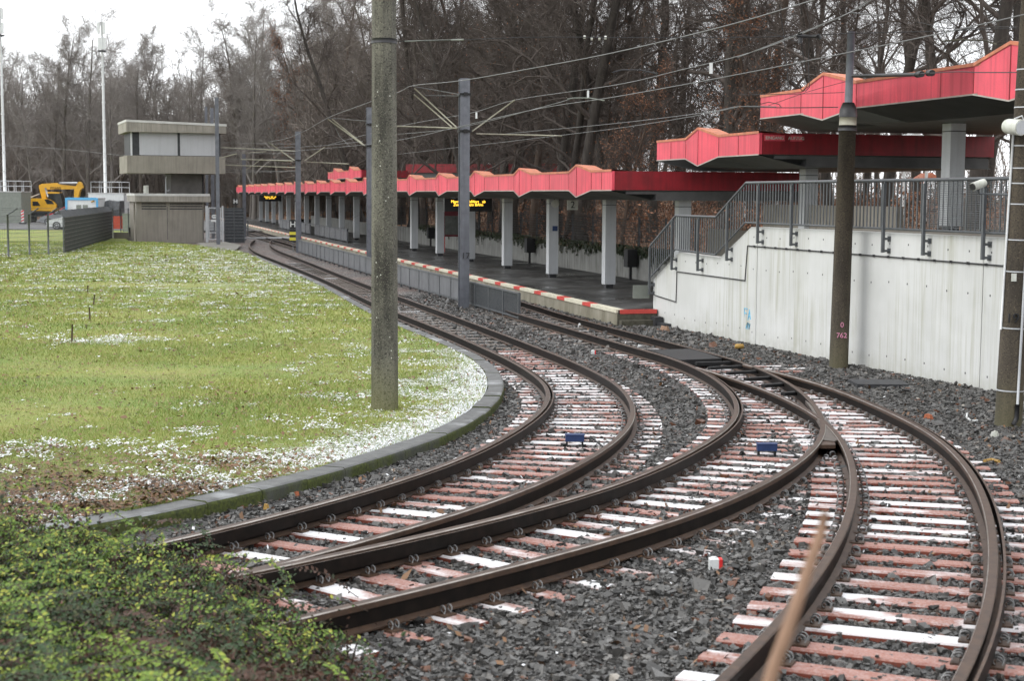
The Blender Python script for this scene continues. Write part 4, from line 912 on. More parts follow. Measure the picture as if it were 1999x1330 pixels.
tubes(m2, 'bracket_arm', [(P2(708, 282), P2(640, 232)), (P2(712, 284), P2(648, 232))], .028); tubes(m2, 'stay_rod', [(P2(640, 230), P2(716, 236))], .014, MT['wire']); mb = MB(); mb.tube([P2(650, 238), P2(662, 265), P2(682, 285)], .012, 5); obj('stay_wire', mb, MT['wire'], m2)
m3, b, X3 = h_mast((-11.479, 82.55, -.2), 6.25, 'third steel catenary mast, at the H stop sign by the far tracks'); P3_ = lambda x, y: atY(x, y, 82.5); clamp(m3, X3, P3_(585, 313)[2])
tubes(m3, 'bracket_arm', [(P3_(575, 313), P3_(523, 277)), (P3_(594, 314), P3_(634, 287)), (P3_(572, 314), P3_(470, 311)), (P3_(598, 316), P3_(681, 320))], .03)
m4, b, X4 = h_mast((-17.4, 91.0, -.2), 8.55, 'tall dark steel mast in front of the signal box', .21); P4 = lambda x, y: atY(x, y, 91.)
tubes(m4, 'bracket_arm', [(P4(433, 288), P4(585, 295)), (P4(440, 322), P4(578, 327)), (P4(432, 308), P4(462, 300))], .03)
m5, b, X5 = h_mast((-18.1, 104.0, -.2), 5.6, 'slim steel mast standing behind the dark screen right of the signal box', .22); P5 = lambda x, y: atY(x, y, 104.)
tubes(m5, 'bracket_arm', [(P5(474, 299), P5(520, 296)), (P5(479, 333), P5(513, 309))], .028)
m6, b, X6 = h_mast((-20.8, 107.0, -.2), 8.8, 'thin tall steel mast rising just behind the signal box roof', .22); m7, b, X7 = h_mast((-21.6, 109.0, -.2), 9.0, 'thinnest tall steel mast behind the middle of the signal box roof', .18)
# ------------------------------------------------------------------ overhead wires
def wire(pts, lab, r=.0095, mat=None, sub=6, cat='overhead wire', parts=()):
    P = np.array([atY(x, y, Y) for x, y, Y in pts]); 
    if len(P) > 2:
        t = np.r_[0, np.cumsum(np.linalg.norm(np.diff(P, axis=0), axis=1))]; out = []
        for i in range(len(P)-1):
            p0, p1, p2, p3 = P[max(i-1, 0)], P[i], P[i+1], P[min(i+2, len(P)-1)]
            for u in np.linspace(0, 1, sub, endpoint=False): out.append(.5*(2*p1+(p2-p0)*u+(2*p0-5*p1+4*p2-p3)*u*u+(3*p1-p0-3*p2+p3)*u**3))
        P = np.array(out+[P[-1]])
    mb = MB(); mb.tube(P, r*.72, 5); o = obj('overhead_wire', mb, mat or MT['wire'], None, loc=P[0]); tag(o, lab, cat, 'overhead wires above the tracks'); return o
wire([(523, 277, 82.5), (560, 270, 78), (600, 253, 71), (640, 230, 61), (700, 207, 55), (777, 180, 46), (806, 167, 42.7), (901, 157, 37), (1050, 131, 32), (1200, 102, 28), (1417, 50, 23), (1600, -4, 20), (1720, -40, 18)], 'messenger wire running over the brackets of all steel masts to the top right', .013)
wire([(640, 283, 75), (777, 247, 55), (917, 221, 48), (1006, 195, 42.7), (1200, 166, 35), (1330, 136, 31), (1473, 100, 27), (1640, 33, 22), (1700, -5, 20.5)], 'wire from the right bracket of the nearest mast rising to the top right', .012)
wire([(560, 296, 82), (708, 283, 61), (797, 270, 52), (897, 247, 42.7), (1051, 212, 35), (1200, 189, 30.5), (1420, 149, 25), (1652, 103, 21), (1830, 66, 18.8), (1999, 28, 17.2), (2100, 0, 16)], 'contact wire passing the clamp of the nearest mast towards the right pole', .011)
wire([(777, 262, 50), (897, 249, 42.7), (1080, 203, 34), (1115, 191, 33)], 'short wire rising to the curved registration arm in the middle', .010)
wire([(988, 261, 42.7), (1200, 241, 36), (1380, 219, 30.5), (1440, 208, 28.5), (1515, 208, 27.8)], 'upper of the two wires ending on the tubed concrete pole', .010)
wire([(777, 301, 62), (951, 281, 49), (1028, 272, 42.7), (1200, 251, 36), (1340, 229, 31), (1440, 209, 28.6)], 'lowest thin wire crossing in front of the distant red roof', .009)
wire([(1440, 208, 28.6), (1528, 210, 28), (1636, 209, 27.7)], 'short wire clamped to the pole above its collar, upper', .012, MT['wire_dark'])
wire([(1440, 185, 29), (1560, 183, 28), (1648, 180, 27.7)], 'short wire clamped to the steel tube in front of the top canopy', .008, MT['wire_dark'])
wire([(1500, 206, 28.4), (1580, 178, 28), (1655, 158, 27.7)], 'slanting stay wire in front of the top canopy peak', .007, MT['wire_dark'])
wire([(765, 79, 20.1), (790, 80, 20.05), (905, 77, 19.9), (1050, 72, 19.8), (1240, 73, 19.7), (1480, 72, 19.6), (1650, 65, 19.55), (1840, 60, 19.5), (1984, 54, 19.5)], 'thin span wire from the speckled concrete pole across to the right edge pole', .007, MT['wire_dark'])
wire([(1663, 149, 27.6), (1760, 146, 25), (1860, 140, 22.5), (1910, 141, 21), (1984, 141, 19.6)], 'span wire with dark insulators in front of the top canopy, right of the tubed pole', .010, MT['wire_dark'])
wire([(1790, 42, 22), (1860, 56, 21), (1940, 52, 20.2), (1984, 52, 19.7)], 'short stay wire at top right beside the right pole', .006, MT['wire_dark'])
wire([(1440, 112, 24), (1560, 65, 21.5), (1660, 24, 19.5), (1700, 0, 19)], 'second wire beside the messenger above the top canopy', .009)
wire([(1340, -2, 24), (1440, 38, 23.5), (1562, 84, 23)], 'diagonal thin wire crossing the tree crowns at top centre', .006, MT['wire_dark'])
wire([(1660, 24, 22), (1722, 30, 21.5)], 'short horizontal strut wire above the tubed pole', .012)
for i, (y0, y1, Ya) in enumerate(((278, 281, 98), (289, 296, 97), (297, 300, 96), (310, 312, 95), (331, 335, 99), (336, 334, 101))):
    wire([(433, y0, 91), (510, (y0+y1)/2+.6, 90), (586, y1, 84)], ['top', 'second', 'third', 'fourth', 'fifth', 'lowest'][i]+' of the thin level wires between the signal box mast and the third steel mast', .012, MT['wire'], cat='overhead wire')
wire([(480, 290, 104), (545, 288, 95), (620, 285, 78), (708, 276, 61)], 'far contact wire reaching the second steel mast', .012)
wire([(-40, 281, 140), (120, 291, 128), (250, 304, 115), (335, 303, 109)], 'thin line crossing the far wood left of the signal box', .02)
# insulators, registration arms, droppers
def bits(name, lab, segs, r, mat, cat):
    a = segs[0][0]; t = thing(name, lab, cat, a)
    for p, q, rr in segs: mb = MB(); mb.tube([p, q], rr, 8); obj('insulator' if rr > .02 else 'rod', mb, mat, t)
bits('span_insulator', 'grey rod insulator on the span wire beside the speckled pole', [(atY(790, 80, 20.05), atY(905, 77, 19.9), .008), (atY(880, 77.7, 19.9), atY(905, 77, 19.9), .012)], .02, MT['cab_grey'], 'insulator')
bits('span_insulator', 'black rod insulator fixed to the steel tube of the concrete pole', [(atY(1665, 148, 27.4), atY(1790, 145, 24.3), .03), (atY(1790, 145, 24.3), atY(1800, 144, 24.1), .05), (atY(1812, 142, 23.8), atY(1820, 142, 23.6), .05)], .03, MT['black'], 'insulator')
bits('span_insulator', 'small dark insulator cluster on the trolley wire above the top canopy peak', [(atY(1556, 70, 21.5), atY(1602, 71, 21.4), .022), (atY(1562, 62, 21.5), atY(1562, 84, 21.5), .03), (atY(1595, 68, 21.4), atY(1603, 75, 21.4), .028)], .03, MT['black'], 'insulator')
bits('span_insulator', 'row of pale bead insulators on the span wire in the middle', [(atY(1141-2, 72, 19.8), atY(1141+2, 72, 19.8), .022), (atY(1153, 75, 19.8), atY(1157, 75, 19.8), .022), (atY(1168, 75, 19.8), atY(1172, 75, 19.8), .022), (atY(1180, 73, 19.8), atY(1184, 73, 19.8), .024)], .02, MT['offwhite'], 'insulator')
for nm, pts, Yv, mt in (('curved grey registration arm in the middle above the canopy', [(1107, 193), (1120, 191), (1150, 191), (1180, 196)], 32, MT['cab_grey']), ('upper curved dark registration arm near the large trunk', [(1195, 141), (1215, 136), (1250, 136), (1284, 144)], 27, MT['plinth']), ('curved greenish registration arm at top right', [(1838, 80), (1875, 77), (1920, 78), (1945, 86)], 20.5, MT['moss_wood'])):
    P = [atY(x, y, Yv) for x, y in pts]; mb = MB(); mb.tube(P, .012, 6); o = obj('registration_arm', mb, mt, None, loc=P[0]); tag(o, nm, 'registration arm')
for nm, pts, Yv in (('long black dropper cable above the tip of the top canopy', [(1522, 8), (1530, 70), (1537, 140), (1539, 172)], 24), ('second looped dropper cable beside the top canopy peak', [(1562, 72), (1570, 120), (1576, 165), (1568, 178), (1555, 166), (1545, 158)], 22.5), ('short looped feeder cable at the tip of the top canopy', [(1485, 203), (1500, 199), (1520, 203), (1526, 210)], 28), ('thin dropper cable right of the long dropper', [(1580, 60), (1578, 120), (1580, 170), (1572, 178)], 23)):
    P = [atY(x, y, Yv) for x, y in pts]; mb = MB(); mb.tube(P, .007, 5); o = obj('dropper_cable', mb, MT['wire_dark'], None, loc=P[0]); tag(o, nm, 'cable')
for nm, (x, y), Yv, h in (('white plate hanging on the wire near the large trunk', (1388, 133), 27, 17), ('white plate hanging on the wire in the middle', (1148, 183), 33, 11), ('small white plate beside the nearest steel mast', (930, 225), 42, 10)):
    p = atY(x, y, Yv); mb = MB(); hh = h*Yv/3000*.6; mb.box((p[0]-hh*.3, p[0]+hh*.3), (p[1]-.01, p[1]+.01), (p[2]-hh, p[2]+hh)); o = obj('wire_plate', mb, MT['white'], None, loc=p); tag(o, nm, 'sign')
# stop signs
def hsign(p, lab, panel):
    t = thing('stop_sign', lab, 'sign', A3(p[0], p[1], -.2)); mb = MB(); mb.tube([(p[0], p[1], -.2), (p[0], p[1], p[2]+.2)], .03, 6); obj('pole', mb, MT['rail_grey'], t)
    h = .34; mb = MB(); mb.box((p[0]-.19, p[0]+.19), (p[1]-.05, p[1]-.035), (p[2], p[2]+2*h*.72)); obj('board', mb, MT['inkblack'], t)
    text_obj('letter', 'H', .46, MT['white'], (p[0], p[1]-.055, p[2]+.24), (1, 0, 0), (0, 0, 1), t)
    if panel:
        for k in range(2): mb = MB(); mb.box((p[0]-.19, p[0]+.19), (p[1]-.05, p[1]-.035), (p[2]-.62+k*.30, p[2]-.46+k*.30)); obj('yellow_stripe', mb, MT['sign_green'], t)
        mb = MB(); mb.box((p[0]-.19, p[0]+.19), (p[1]-.034, p[1]-.02), (p[2]-.66, p[2]-.01)); obj('lower_board', mb, MT['inkblack'], t)
hsign(atY(572, 447, 84.), 'near black stop sign with white H above yellow stripes', True); hsign(atY(460, 400, 118.), 'tiny far stop sign with white H on a thin pole beside the dark screen', False)
# ------------------------------------------------------------------ things lying along the tracks
def axle_counter(px, py, lab):
    p = atrail(px, py+3, -.075); b = thing('track_sensor', lab, 'track sensor', p-A3(0, 0, .12), 'blue sensor boxes between the rails')
    mb = MB(); mb.box((p[0]-.105, p[0]+.105), (p[1]-.045, p[1]+.045), (p[2]-.05, p[2]+.022)); obj('housing', mb, MT['blue'], b); mb = MB(); mb.box((p[0]-.112, p[0]+.112), (p[1]-.052, p[1]+.052), (p[2]+.022, p[2]+.031)); obj('lid', mb, MT['blue'], b)
    for s in (-.088, .088): mb = MB(); mb.box((p[0]+s-.010, p[0]+s+.010), (p[1]-.03, p[1]+.03), (p[2]-.12, p[2]-.05)); obj('leg', mb, MT['black_steel'], b)
    mb = MB(); mb.tube([p+A3(.10, 0, -.02), p+A3(.2, 0, -.02), p+A3(.32, -.12, -.1), p+A3(.36, -.2, -.12)], .011, 6); obj('cable', mb, MT['wire_dark'], b)
axle_counter(1122, 850, 'blue sensor box between the rails of the left track'); axle_counter(1497, 868, 'blue sensor box between the rails of the middle track')
def marker(px, py, lab):
    p = atrail(px, py, -.19); b = thing('track_marker', lab, 'marker post', p); h = .075; mb = MB(); mb.box((p[0]-.04, p[0]+.025), (p[1]-.035, p[1]+.035), (p[2]-.05, p[2]+h)); mb.tube([p+A3(-.007, 0, h), p+A3(-.007, 0, h+.012)], [.032, .02], 8); obj('white_face', mb, MT['white'], b)
    mb = MB(); mb.box((p[0]+.025, p[0]+.05), (p[1]-.036, p[1]+.036), (p[2]-.05, p[2]+h)); obj('red_face', mb, MT['sign_red'], b)
marker(1395, 1112, 'red and white marker post in the near ballast between the middle and right tracks'); marker(1158, 692, 'distant red and white marker post in the ballast between the left and middle tracks')
def hose(pts, lab, r, mat, nm='track_cable', cat='cable', dz=-.17):
    P = [atrail(x, y, dz) for x, y in pts]; mb = MB(); mb.tube(P, r, 6); o = obj(nm, mb, mat, None, loc=P[0]); tag(o, lab, cat)
hose([(1210, 872), (1235, 874), (1262, 868), (1300, 867), (1340, 870), (1375, 874)], 'black cable lying across the ballast between the left and middle tracks', .012, MT['wire_dark'])
hose([(1888, 808), (1887, 815), (1895, 822), (1912, 822)], 'short bent white cable lying on the ballast by the right pole', .013, MT['white'])
hose([(1898, 915), (1912, 907), (1926, 905)], 'black cable end by the right rail', .014, MT['wire_dark'])
hose([(1922, 901), (1935, 898), (1950, 902)], 'pale plastic pipe stub beside the outer rail of the right track', .02, MT['ochre'], 'pipe_stub', 'pipe')
p = atrail(1443, 688, -.19); b = thing('lubricator', 'ochre capped valve in the ballast below the white wall', 'valve', p); mb = MB(); mb.tube([p, p+A3(0, 0, .1)], .03, 8); obj('stem', mb, MT['black_steel'], b); mb = MB(); mb.tube([p+A3(-.09, 0, .12), p+A3(-.07, 0, .12), p+A3(.07, 0, .12), p+A3(.09, 0, .12)], [.03, .05, .05, .03], 12); obj('cap', mb, MT['ochre'], b)
p = atrail(1715, 748, -.14); mb = MB(); mb.box((p[0]-.42, p[0]+.42), (p[1]-.35, p[1]+.35), (p[2]-.12, p[2]+.02)); o = obj('duct_cover', mb, MT['plinth'], None, loc=p); tag(o, 'dark square duct cover in the ballast in front of the white wall', 'cover')
def rubble(px, py, r, mat, lab, nm='rubble', cat='stone'):
    p = atrail(px, py, -.17); mb = MB(); a = [(math.cos(i*1.256)*r*rng.uniform(.7, 1.2), math.sin(i*1.256)*r*rng.uniform(.5, .9)) for i in range(5)]
    V = [(p[0]+x, p[1]+y, p[2]-.02) for x, y in a]+[(p[0]+x*.7, p[1]+y*.7, p[2]+r*rng.uniform(.5, .9)) for x, y in a]; mb.add(V, [(0, 1, 2, 3, 4)[::-1], (5, 6, 7, 8, 9)]+[(i, (i+1) % 5, 5+(i+1) % 5, 5+i) for i in range(5)]); o = obj(nm, mb, mat, None, loc=p-A3(0, 0, .02)); tag(o, lab, cat)
rubble(1811, 816, .07, MT['brick'], 'orange brick fragment in the ballast left of the right pole'); rubble(1942, 850, .06, MT['offwhite'], 'white stone on the ballast in front of the right pole'); rubble(934, 917, .038, MT['ochre'], 'orange stone against the inner rail of the left track')
rubble(520, 990, .028, MT['ochre'], 'pale orange stone below the kerb'); rubble(570, 968, .032, MT['cab_grey'], 'round pale greenish stone below the kerb'); rubble(578, 964, .028, MT['brick'], 'round reddish stone below the kerb'); rubble(1298, 645, .14, MT['twig'], 'crumpled beige paper at the foot of the white wall', 'paper_scrap', 'litter'); rubble(1134, 637, .09, MT['white'], 'white paper scrap between the platform track rails', 'paper_scrap', 'litter'); rubble(1249, 677, .06, MT['white'], 'smaller white lump beside the switch box', 'paper_scrap', 'litter')
mb = MB(F); mb.box((-.45, -.1), (.8, 1.0), (-.25, .03)); mb.box((-.9, -.45), (.85, 1.06), (-.25, -.10)); o = obj('concrete_block', mb, MT['plinth'], None, loc=F1(-.5, .9, -.25)); tag(o, 'dark concrete blocks between the platform end and the wall', 'block')
for i, (x, y, yt, xt) in enumerate(((140, 668, 633, 141), (176, 627, 600, 174), (182, 596, 576, 184.5), (171, 570, 557, 171.5))):
    p = atz(x, y, -.08); p[2] = float(zr(p[1]))-.09; t = atY(xt, yt, p[1]); mb = MB(); mb.tube([p-A3(0, 0, .05), (p+t)/2, t], [.022, .02, .016], 5); o = obj('stake', mb, MT['wood'], None, loc=p); tag(o, ['nearest and tallest', 'second nearest, bent', 'third nearest, leaning right', 'farthest short'][i]+' wooden stake in the lawn', 'stake', 'old stakes in the lawn')

# ------------------------------------------------------------------ signal box
sa = math.radians(20); SO = atz(267.5, 470, -.06); SU = A3(math.cos(sa), math.sin(sa)); SV = A3(-SU[1], SU[0])
def SB(p): p = np.asarray(p, float).reshape(-1, 3); return np.c_[SO[0]+SU[0]*p[:, 0]+SV[0]*p[:, 1], SO[1]+SU[1]*p[:, 0]+SV[1]*p[:, 1], p[:, 2]]
def sbp(px, py, d=0.):     # photo point -> (u, z) on the plane d behind the front
    r = ray(px, py); k = ((SO[:2]+SV*d)@SV)/(r[:2]@SV); q = r*k; return (q[:2]-SO[:2])@SU, CH+q[2]
box_ = thing('signal_box', 'grey concrete signal box with white shuttered cabin standing on a narrow stem', 'building', SB([[2, 2, -.1]])[0])
U = lambda x, y=440: sbp(x, y)[0]; Zp = lambda x, y: sbp(x, y)[1]
uL, uR = 0., U(398); zf = Zp(330, 394); zt_ = Zp(330, 378.5)
mb = MB(SB); mb.box((uL, uR), (0, 4.0), (-.4, zf+.1)); obj('base_wall', mb, MT['bconcrete'], box_)
mb = MB(SB); j0 = U(327)
for x in (j0, U(396.6)): mb.box((x-.014, x+.014), (-.005, .01), (0, zf-.3))
for k in range(3):
    for (a, b) in ((U(277), U(325)), (U(332), U(395.5))): mb.box((a, b), (-.006, .02), (zf-.16-k*.16, zf-.09-k*.16))
obj('vent_louvres', mb, MT['bdark'], box_)
mb = MB(SB); mb.box((U(263), U(410.5)), (-.32, 4.4), (zf, zt_-.13)); obj('lower_roof', mb, MT['bfascia'], box_); mb = MB(SB); mb.box((U(263)-.02, U(409)), (-.34, 4.42), (zt_-.13, zt_+.02)); obj('lower_roof_edge', mb, MT['broof'], box_)
zb0, zb1 = Zp(330, 338.5), Zp(330, 304.5); zw1 = Zp(330, 259); zr1 = Zp(330, 240)
mb = MB(SB); a, b = U(336, 360), U(397, 360); mb.box((a, b), (.5, 3.2), (zt_-.1, zb0+.05)); obj('stem', mb, MT['recess'], box_)
a, b = U(247, 320), U(438, 320); mb = MB(SB); mb.box((a, b), (-.35, 4.3), (zb0, zb1)); obj('cabin_band', mb, MT['bconcrete'], box_)
mb = MB(SB); mb.box((a+.3, b-.25), (-.10, 4.0), (zb1, zw1+.05)); obj('cabin_frame', mb, MT['bdark'], box_)
for (p, q) in ((271.5, 346), (351, 424)):
    mb = MB(SB); m = 22; zz = np.linspace(zb1+.04, zw1, m+1)
    for i in range(m): mb.add([(U(p, 280), -.13, zz[i]), (U(q, 280), -.13, zz[i]), (U(q, 280), -.115, zz[i+1]), (U(p, 280), -.115, zz[i+1])], [(0, 1, 2, 3)])
    obj('roller_shutter', mb, M('shutter_white', (.46, .47, .49), .05, .8, .5, streak=.15), box_)
mb = MB(SB); mb.box((a+.28, a+.36), (-.12, .1), (zb1, zw1)); obj('corner_trim', mb, MT['column'], box_)
a, b = U(245, 245), U(439, 245); dr = -.16
mb = MB(SB); V = [(x, y, z+(dr if x == b and z > zw1+.2 else 0)*1.) for z in (zw1, zr1) for y in (-.5, 4.5) for x in (a, b)]; mb.add(V, [(0, 2, 3, 1), (4, 5, 7, 6), (0, 1, 5, 4), (2, 6, 7, 3), (0, 4, 6, 2), (1, 3, 7, 5)]); obj('cabin_roof', mb, MT['bfascia'], box_)
mb = MB(SB); V = [(x, y, z+(dr if x > a+1 else 0)) for z in (zr1, zr1+.14) for y in (-.53, 4.53) for x in (a-.03, b+.03)]; mb.add(V, [(0, 2, 3, 1), (4, 5, 7, 6), (0, 1, 5, 4), (2, 6, 7, 3), (0, 4, 6, 2), (1, 3, 7, 5)]); obj('roof_edge', mb, MT['broof'], box_)
# air conditioner, pipe, downpipe
u0 = U(286, 366); mb = MB(SB); mb.box((u0-.12, u0+.16), (.3, .55), (zt_+.03, zt_+.52)); ac = obj('air_conditioner', mb, MT['offwhite'], box_)
mb = MB(SB)
for k in range(6): mb.box((u0+.02, u0+.13), (.292, .299), (zt_+.08+k*.07, zt_+.11+k*.07))
obj('grille', mb, MT['cab_grey'], ac)
u0 = U(325, 350); mb = MB(SB); mb.tube([(u0, .4, zt_), (u0, .4, zt_+.95), (u0+.05, .4, zt_+1.1)], .03, 6); mb.tube([(u0, .4, zt_+.2), (u0+.2, .4, zt_+.2), (u0+.2, .4, zt_+.35)], .025, 6); obj('vent_pipe', mb, MT['column'], box_)
mb = MB(SB); mb.tube([(-.12, .1, -.1), (-.12, .1, zf)], .05, 8); obj('downpipe', mb, MT['bconcrete'], box_)
mb = MB(SB); mb.tube([(U(402, 350), 1.2, zt_), (U(402, 350), 1.2, zb0)], .06, 8); obj('downpipe', mb, MT['rail_grey'], box_)
# gate and dark screen beside it
g = thing('mesh_gate', 'grey steel mesh gate with white signs between the signal box and the dark screen', 'gate', SB([[U(417, 470), -.4, -.1]])[0])
z0, z1 = -.05, Zp(410, 402); a, b = U(399.5, 440), U(434, 440)
for x, w in ((a+.07, .075), (b-.05, .05)): mb = MB(SB); mb.box((x-w, x+w), (-.5, -.4), (z0-.2, z1)); obj('gate_post', mb, MT['column'], g)
mb = MB(SB)
for x in (a+.2, b-.17): mb.box((x-.03, x+.03), (-.47, -.42), (z0+.05, z1-.1))
for z in (z0+.08, z0+.5, z1-.12): mb.box((a+.2, b-.17), (-.468, -.422), (z-.03, z+.03))
obj('gate_frame', mb, MT['column'], g)
mb = MB(SB)
for x in np.arange(a+.25, b-.2, .09): mb.box((x-.008, x+.008), (-.45, -.44), (z0+.08, z1-.12))
for z in np.arange(z0+.2, z1-.15, .2): mb.box((a+.2, b-.17), (-.452, -.446), (z-.01, z+.01))
obj('wire_mesh', mb, MT['wire_fence'], g)
mb = MB(SB); mb.box((U(401, 450), U(415, 450)), (-.40, -.39), (z0+.65, z0+1.32)); obj('blank_panel', mb, MT['column'], g)
cx, cz = U(416, 422), Zp(416, 422.5); mb = MB(SB); rr = .155; oct_ = [(cx+rr*1.1*math.cos(PI/8+k*PI/4), cz+rr*.85*math.sin(PI/8+k*PI/4)) for k in range(8)]
mb.add([(p[0], -.485, p[1]) for p in oct_], [tuple(range(8))]); sg = obj('octagonal_sign', mb, MT['white'], g)
mb = MB(SB)
for dx in (-.08, -.02, .05, .10): mb.box((cx+dx-.02, cx+dx+.02), (-.49, -.487), (cz-.02, cz+.03))
obj('sign_marks', mb, MT['inkblack'], sg)
mb = MB(SB); mb.box((cx-.21, cx+.21), (-.488, -.48), (cz-.34, cz-.20)); obj('text_plate', mb, MT['white'], g)
sc_ = thing('dark_screen', 'dark mesh screen fence between the gate and the far tracks', 'fence', SB([[U(455, 470), -.3, 0]])[0])
a2, b2_ = U(434.5, 440)+.03, U(474, 440); mb = MB(SB); mb.box((a2, b2_), (-.42, -.40), (-.2, z1-.12)); obj('screen_sheet', mb, MT['mesh_dark'], sc_)
mb = MB(SB)
for z in np.arange(.1, z1-.15, .2): mb.box((a2, b2_), (-.44, -.421), (z-.014, z+.014))
obj('wire_mesh', mb, MT['wire_fence'], sc_)
for x in (a2+.03, (a2+b2_)/2, b2_): mb = MB(SB); mb.box((x-.03, x+.03), (-.47, -.44), (-.2, z1-.08)); obj('post', mb, MT['rail_grey'], sc_)
p = atz(484, 462, -.19); mb = MB(); mb.box((p[0]-.05, p[0]+.05), (p[1]-.05, p[1]+.05), (-.3, .95)); mb.box((p[0]-1., p[0]+.0), (p[1]-.03, p[1]+.03), (.85, .93)); mb.box((p[0]-1., p[0]), (p[1]-.03, p[1]+.03), (.4, .46)); o = obj('steel_gate_post', mb, MT['rail_grey'], None, loc=p); tag(o, 'short dark railing end at the far track bend beside the screen', 'railing')
p, q = atz(474, 465, -.05), atz(575, 465, -.05); mb = MB(); mb.tube([p, (p+q)/2, q], .06, 6); mb.tube([p+A3(0, .3, 0), q+A3(0, .3, .05)], .04, 6); o = obj('cable_duct', mb, MT['column'], None, loc=p); tag(o, 'pale pipes crossing the far tracks at the bend', 'pipe')

# ------------------------------------------------------------------ left background: fences, cars, excavator, cabins
fs = thing('screen_fence', 'tall dark screened fence with cranked top receding beside the lawn', 'fence', atz(127, 494.7, -.08))
pa, pb = atz(127, 494.7, -.08), atz(220, 465, -.08); d = pb[:2]-pa[:2]; Lf = np.linalg.norm(d); d /= Lf; nf = A3(d[1], -d[0])
FX = lambda v: (lambda q: np.c_[pa[0]+d[0]*q[:, 0]+nf[0]*q[:, 1], pa[1]+d[1]*q[:, 0]+nf[1]*q[:, 1], q[:, 2]])(np.asarray(v, float).reshape(-1, 3))
mb = MB(FX); mb.box((0, Lf), (-.02, 0), (-.25, 1.72)); mb.add([(0, -.01, 1.72), (Lf, -.01, 1.72), (Lf, -.28, 2.05), (0, -.28, 2.05)], [(0, 1, 2, 3)]); 
mb.v = mb.v; obj('screen_sheet', mb, MT['mesh_dark'], fs)
mb = MB(FX)
for z in np.arange(.1, 1.75, .2): mb.box((0, Lf), (.003, .016), (z-.012, z+.012))
obj('wire_mesh', mb, MT['wire_fence'], fs)
for x in np.linspace(0, Lf, 10):
    mb = MB(FX); mb.box((x-.03, x+.03), (-.09, -.03), (-.3, 1.75)); mb.tube([(x, -.05, 1.74), (x, -.30, 2.06)], .03, 5); obj('post', mb, MT['rail_grey'], fs)
wf = thing('wire_fence', 'open wire fence with cranked posts across the lawn at far left', 'fence', atz(58, 499, -.08))
ps = [atz(127, 494.7, -.08), atz(95, 498, -.08), atz(58, 499.5, -.08), atz(16.7, 502, -.08), atz(-30, 504, -.08), atz(-75, 506, -.08)]
for k, p in enumerate(ps[1:]):
    mb = MB(); mb.tube([p-A3(0, 0, .2), p+A3(0, 0, 1.98)], .045, 6); mb.tube([p+A3(0, 0, 1.96), p+A3(.45, .1, 2.28)], .035, 6); obj('post', mb, MT['rail_grey'], wf)
mb = MB()
for p, q in zip(ps[:-1], ps[1:]):
    for z in np.arange(.1, 2.0, .2): mb.tube([p+A3(0, 0, z), q+A3(0, 0, z)], .008, 3, cap=False)
    Ls = np.linalg.norm(q-p)
    for x in np.arange(.1, Ls, .12): r0 = p+(q-p)*x/Ls; mb.tube([r0, r0+A3(0, 0, 1.95)], .004, 3, cap=False)
    for z in (2.08, 2.2, 2.28): mb.tube([p+A3((z-1.96)*1.4, 0, z), q+A3((z-1.96)*1.4, 0, z)], .006, 3, cap=False)
obj('wire_mesh', mb, MT['wire_fence'], wf)
# excavator
YE = 156.; exc = thing('excavator', 'yellow wheeled excavator with folded boom parked at far left', 'excavator', atY(80, 434, YE))
E_ = lambda x, y: (lambda q: (q[0], q[2]))(atY(30+x*.1116, 345+y*.1116, YE))
def eprism(name, pts, d0, d1, mat, parent=exc):
    mb = MB(); mb.prism([E_(*p) for p in pts], 1, YE+d0, YE+d1); return obj(name, mb, mat, parent)
eprism('engine_house', [(148, 400), (200, 378), (470, 380), (560, 388), (640, 400), (720, 450), (755, 490), (755, 545), (700, 600), (240, 590), (160, 570), (145, 480)], -.9, 1.3, MT['yellow'])
eprism('side_window', [(556, 395), (620, 395), (690, 425), (725, 478), (600, 478)], -.92, -.905, MT['glass']); eprism('side_vent', [(348, 430), (440, 432), (485, 508), (350, 508)], -.92, -.905, MT['black'])
text_obj('maker_lettering', 'maas', .55, MT['inkblack'], (lambda q: A3(q[0], YE-.33, q[1]))(E_(720, 193)), (1, 0, 0), (0, 0, 1), exc)
cb = eprism('cab', [(590, 275), (800, 280), (850, 450), (850, 540), (740, 560), (740, 490), (690, 420), (600, 395)], -.5, .5, MT['glass']); eprism('cab_roof', [(590, 262), (790, 272), (800, 292), (590, 294)], -.55, .55, MT['yellow'], exc)
eprism('boom', [(425, 150), (470, 125), (560, 118), (720, 108), (780, 135), (1060, 165), (1080, 205), (1040, 215), (560, 225), (545, 250), (560, 390), (480, 385), (430, 200)], -.3, .15, MT['yellow'])
eprism('dipper_arm', [(1100, 110), (1130, 85), (1165, 110), (1195, 190), (1150, 230), (1125, 300), (1115, 370), (1040, 370), (1045, 230), (1060, 200)], -.35, .2, MT['yellow'])
for nm, a, b, r in (('hydraulic_ram', (790, 112), (1105, 108), .10), ('hydraulic_ram', (545, 195), (600, 350), .10)):
    p, q = E_(*a), E_(*b); mb = MB(); mb.tube([(p[0], YE-.42, p[1]), (q[0], YE-.42, q[1])], r, 8); obj(nm, mb, MT['column'], exc)
eprism('hose_bundle', [(410, 150), (430, 140), (440, 220), (480, 370), (460, 380), (420, 260)], -.1, .2, MT['black'])
eprism('undercarriage', [(100, 610), (560, 600), (700, 620), (700, 690), (120, 700)], -.9, 1.1, MT['plinth'])
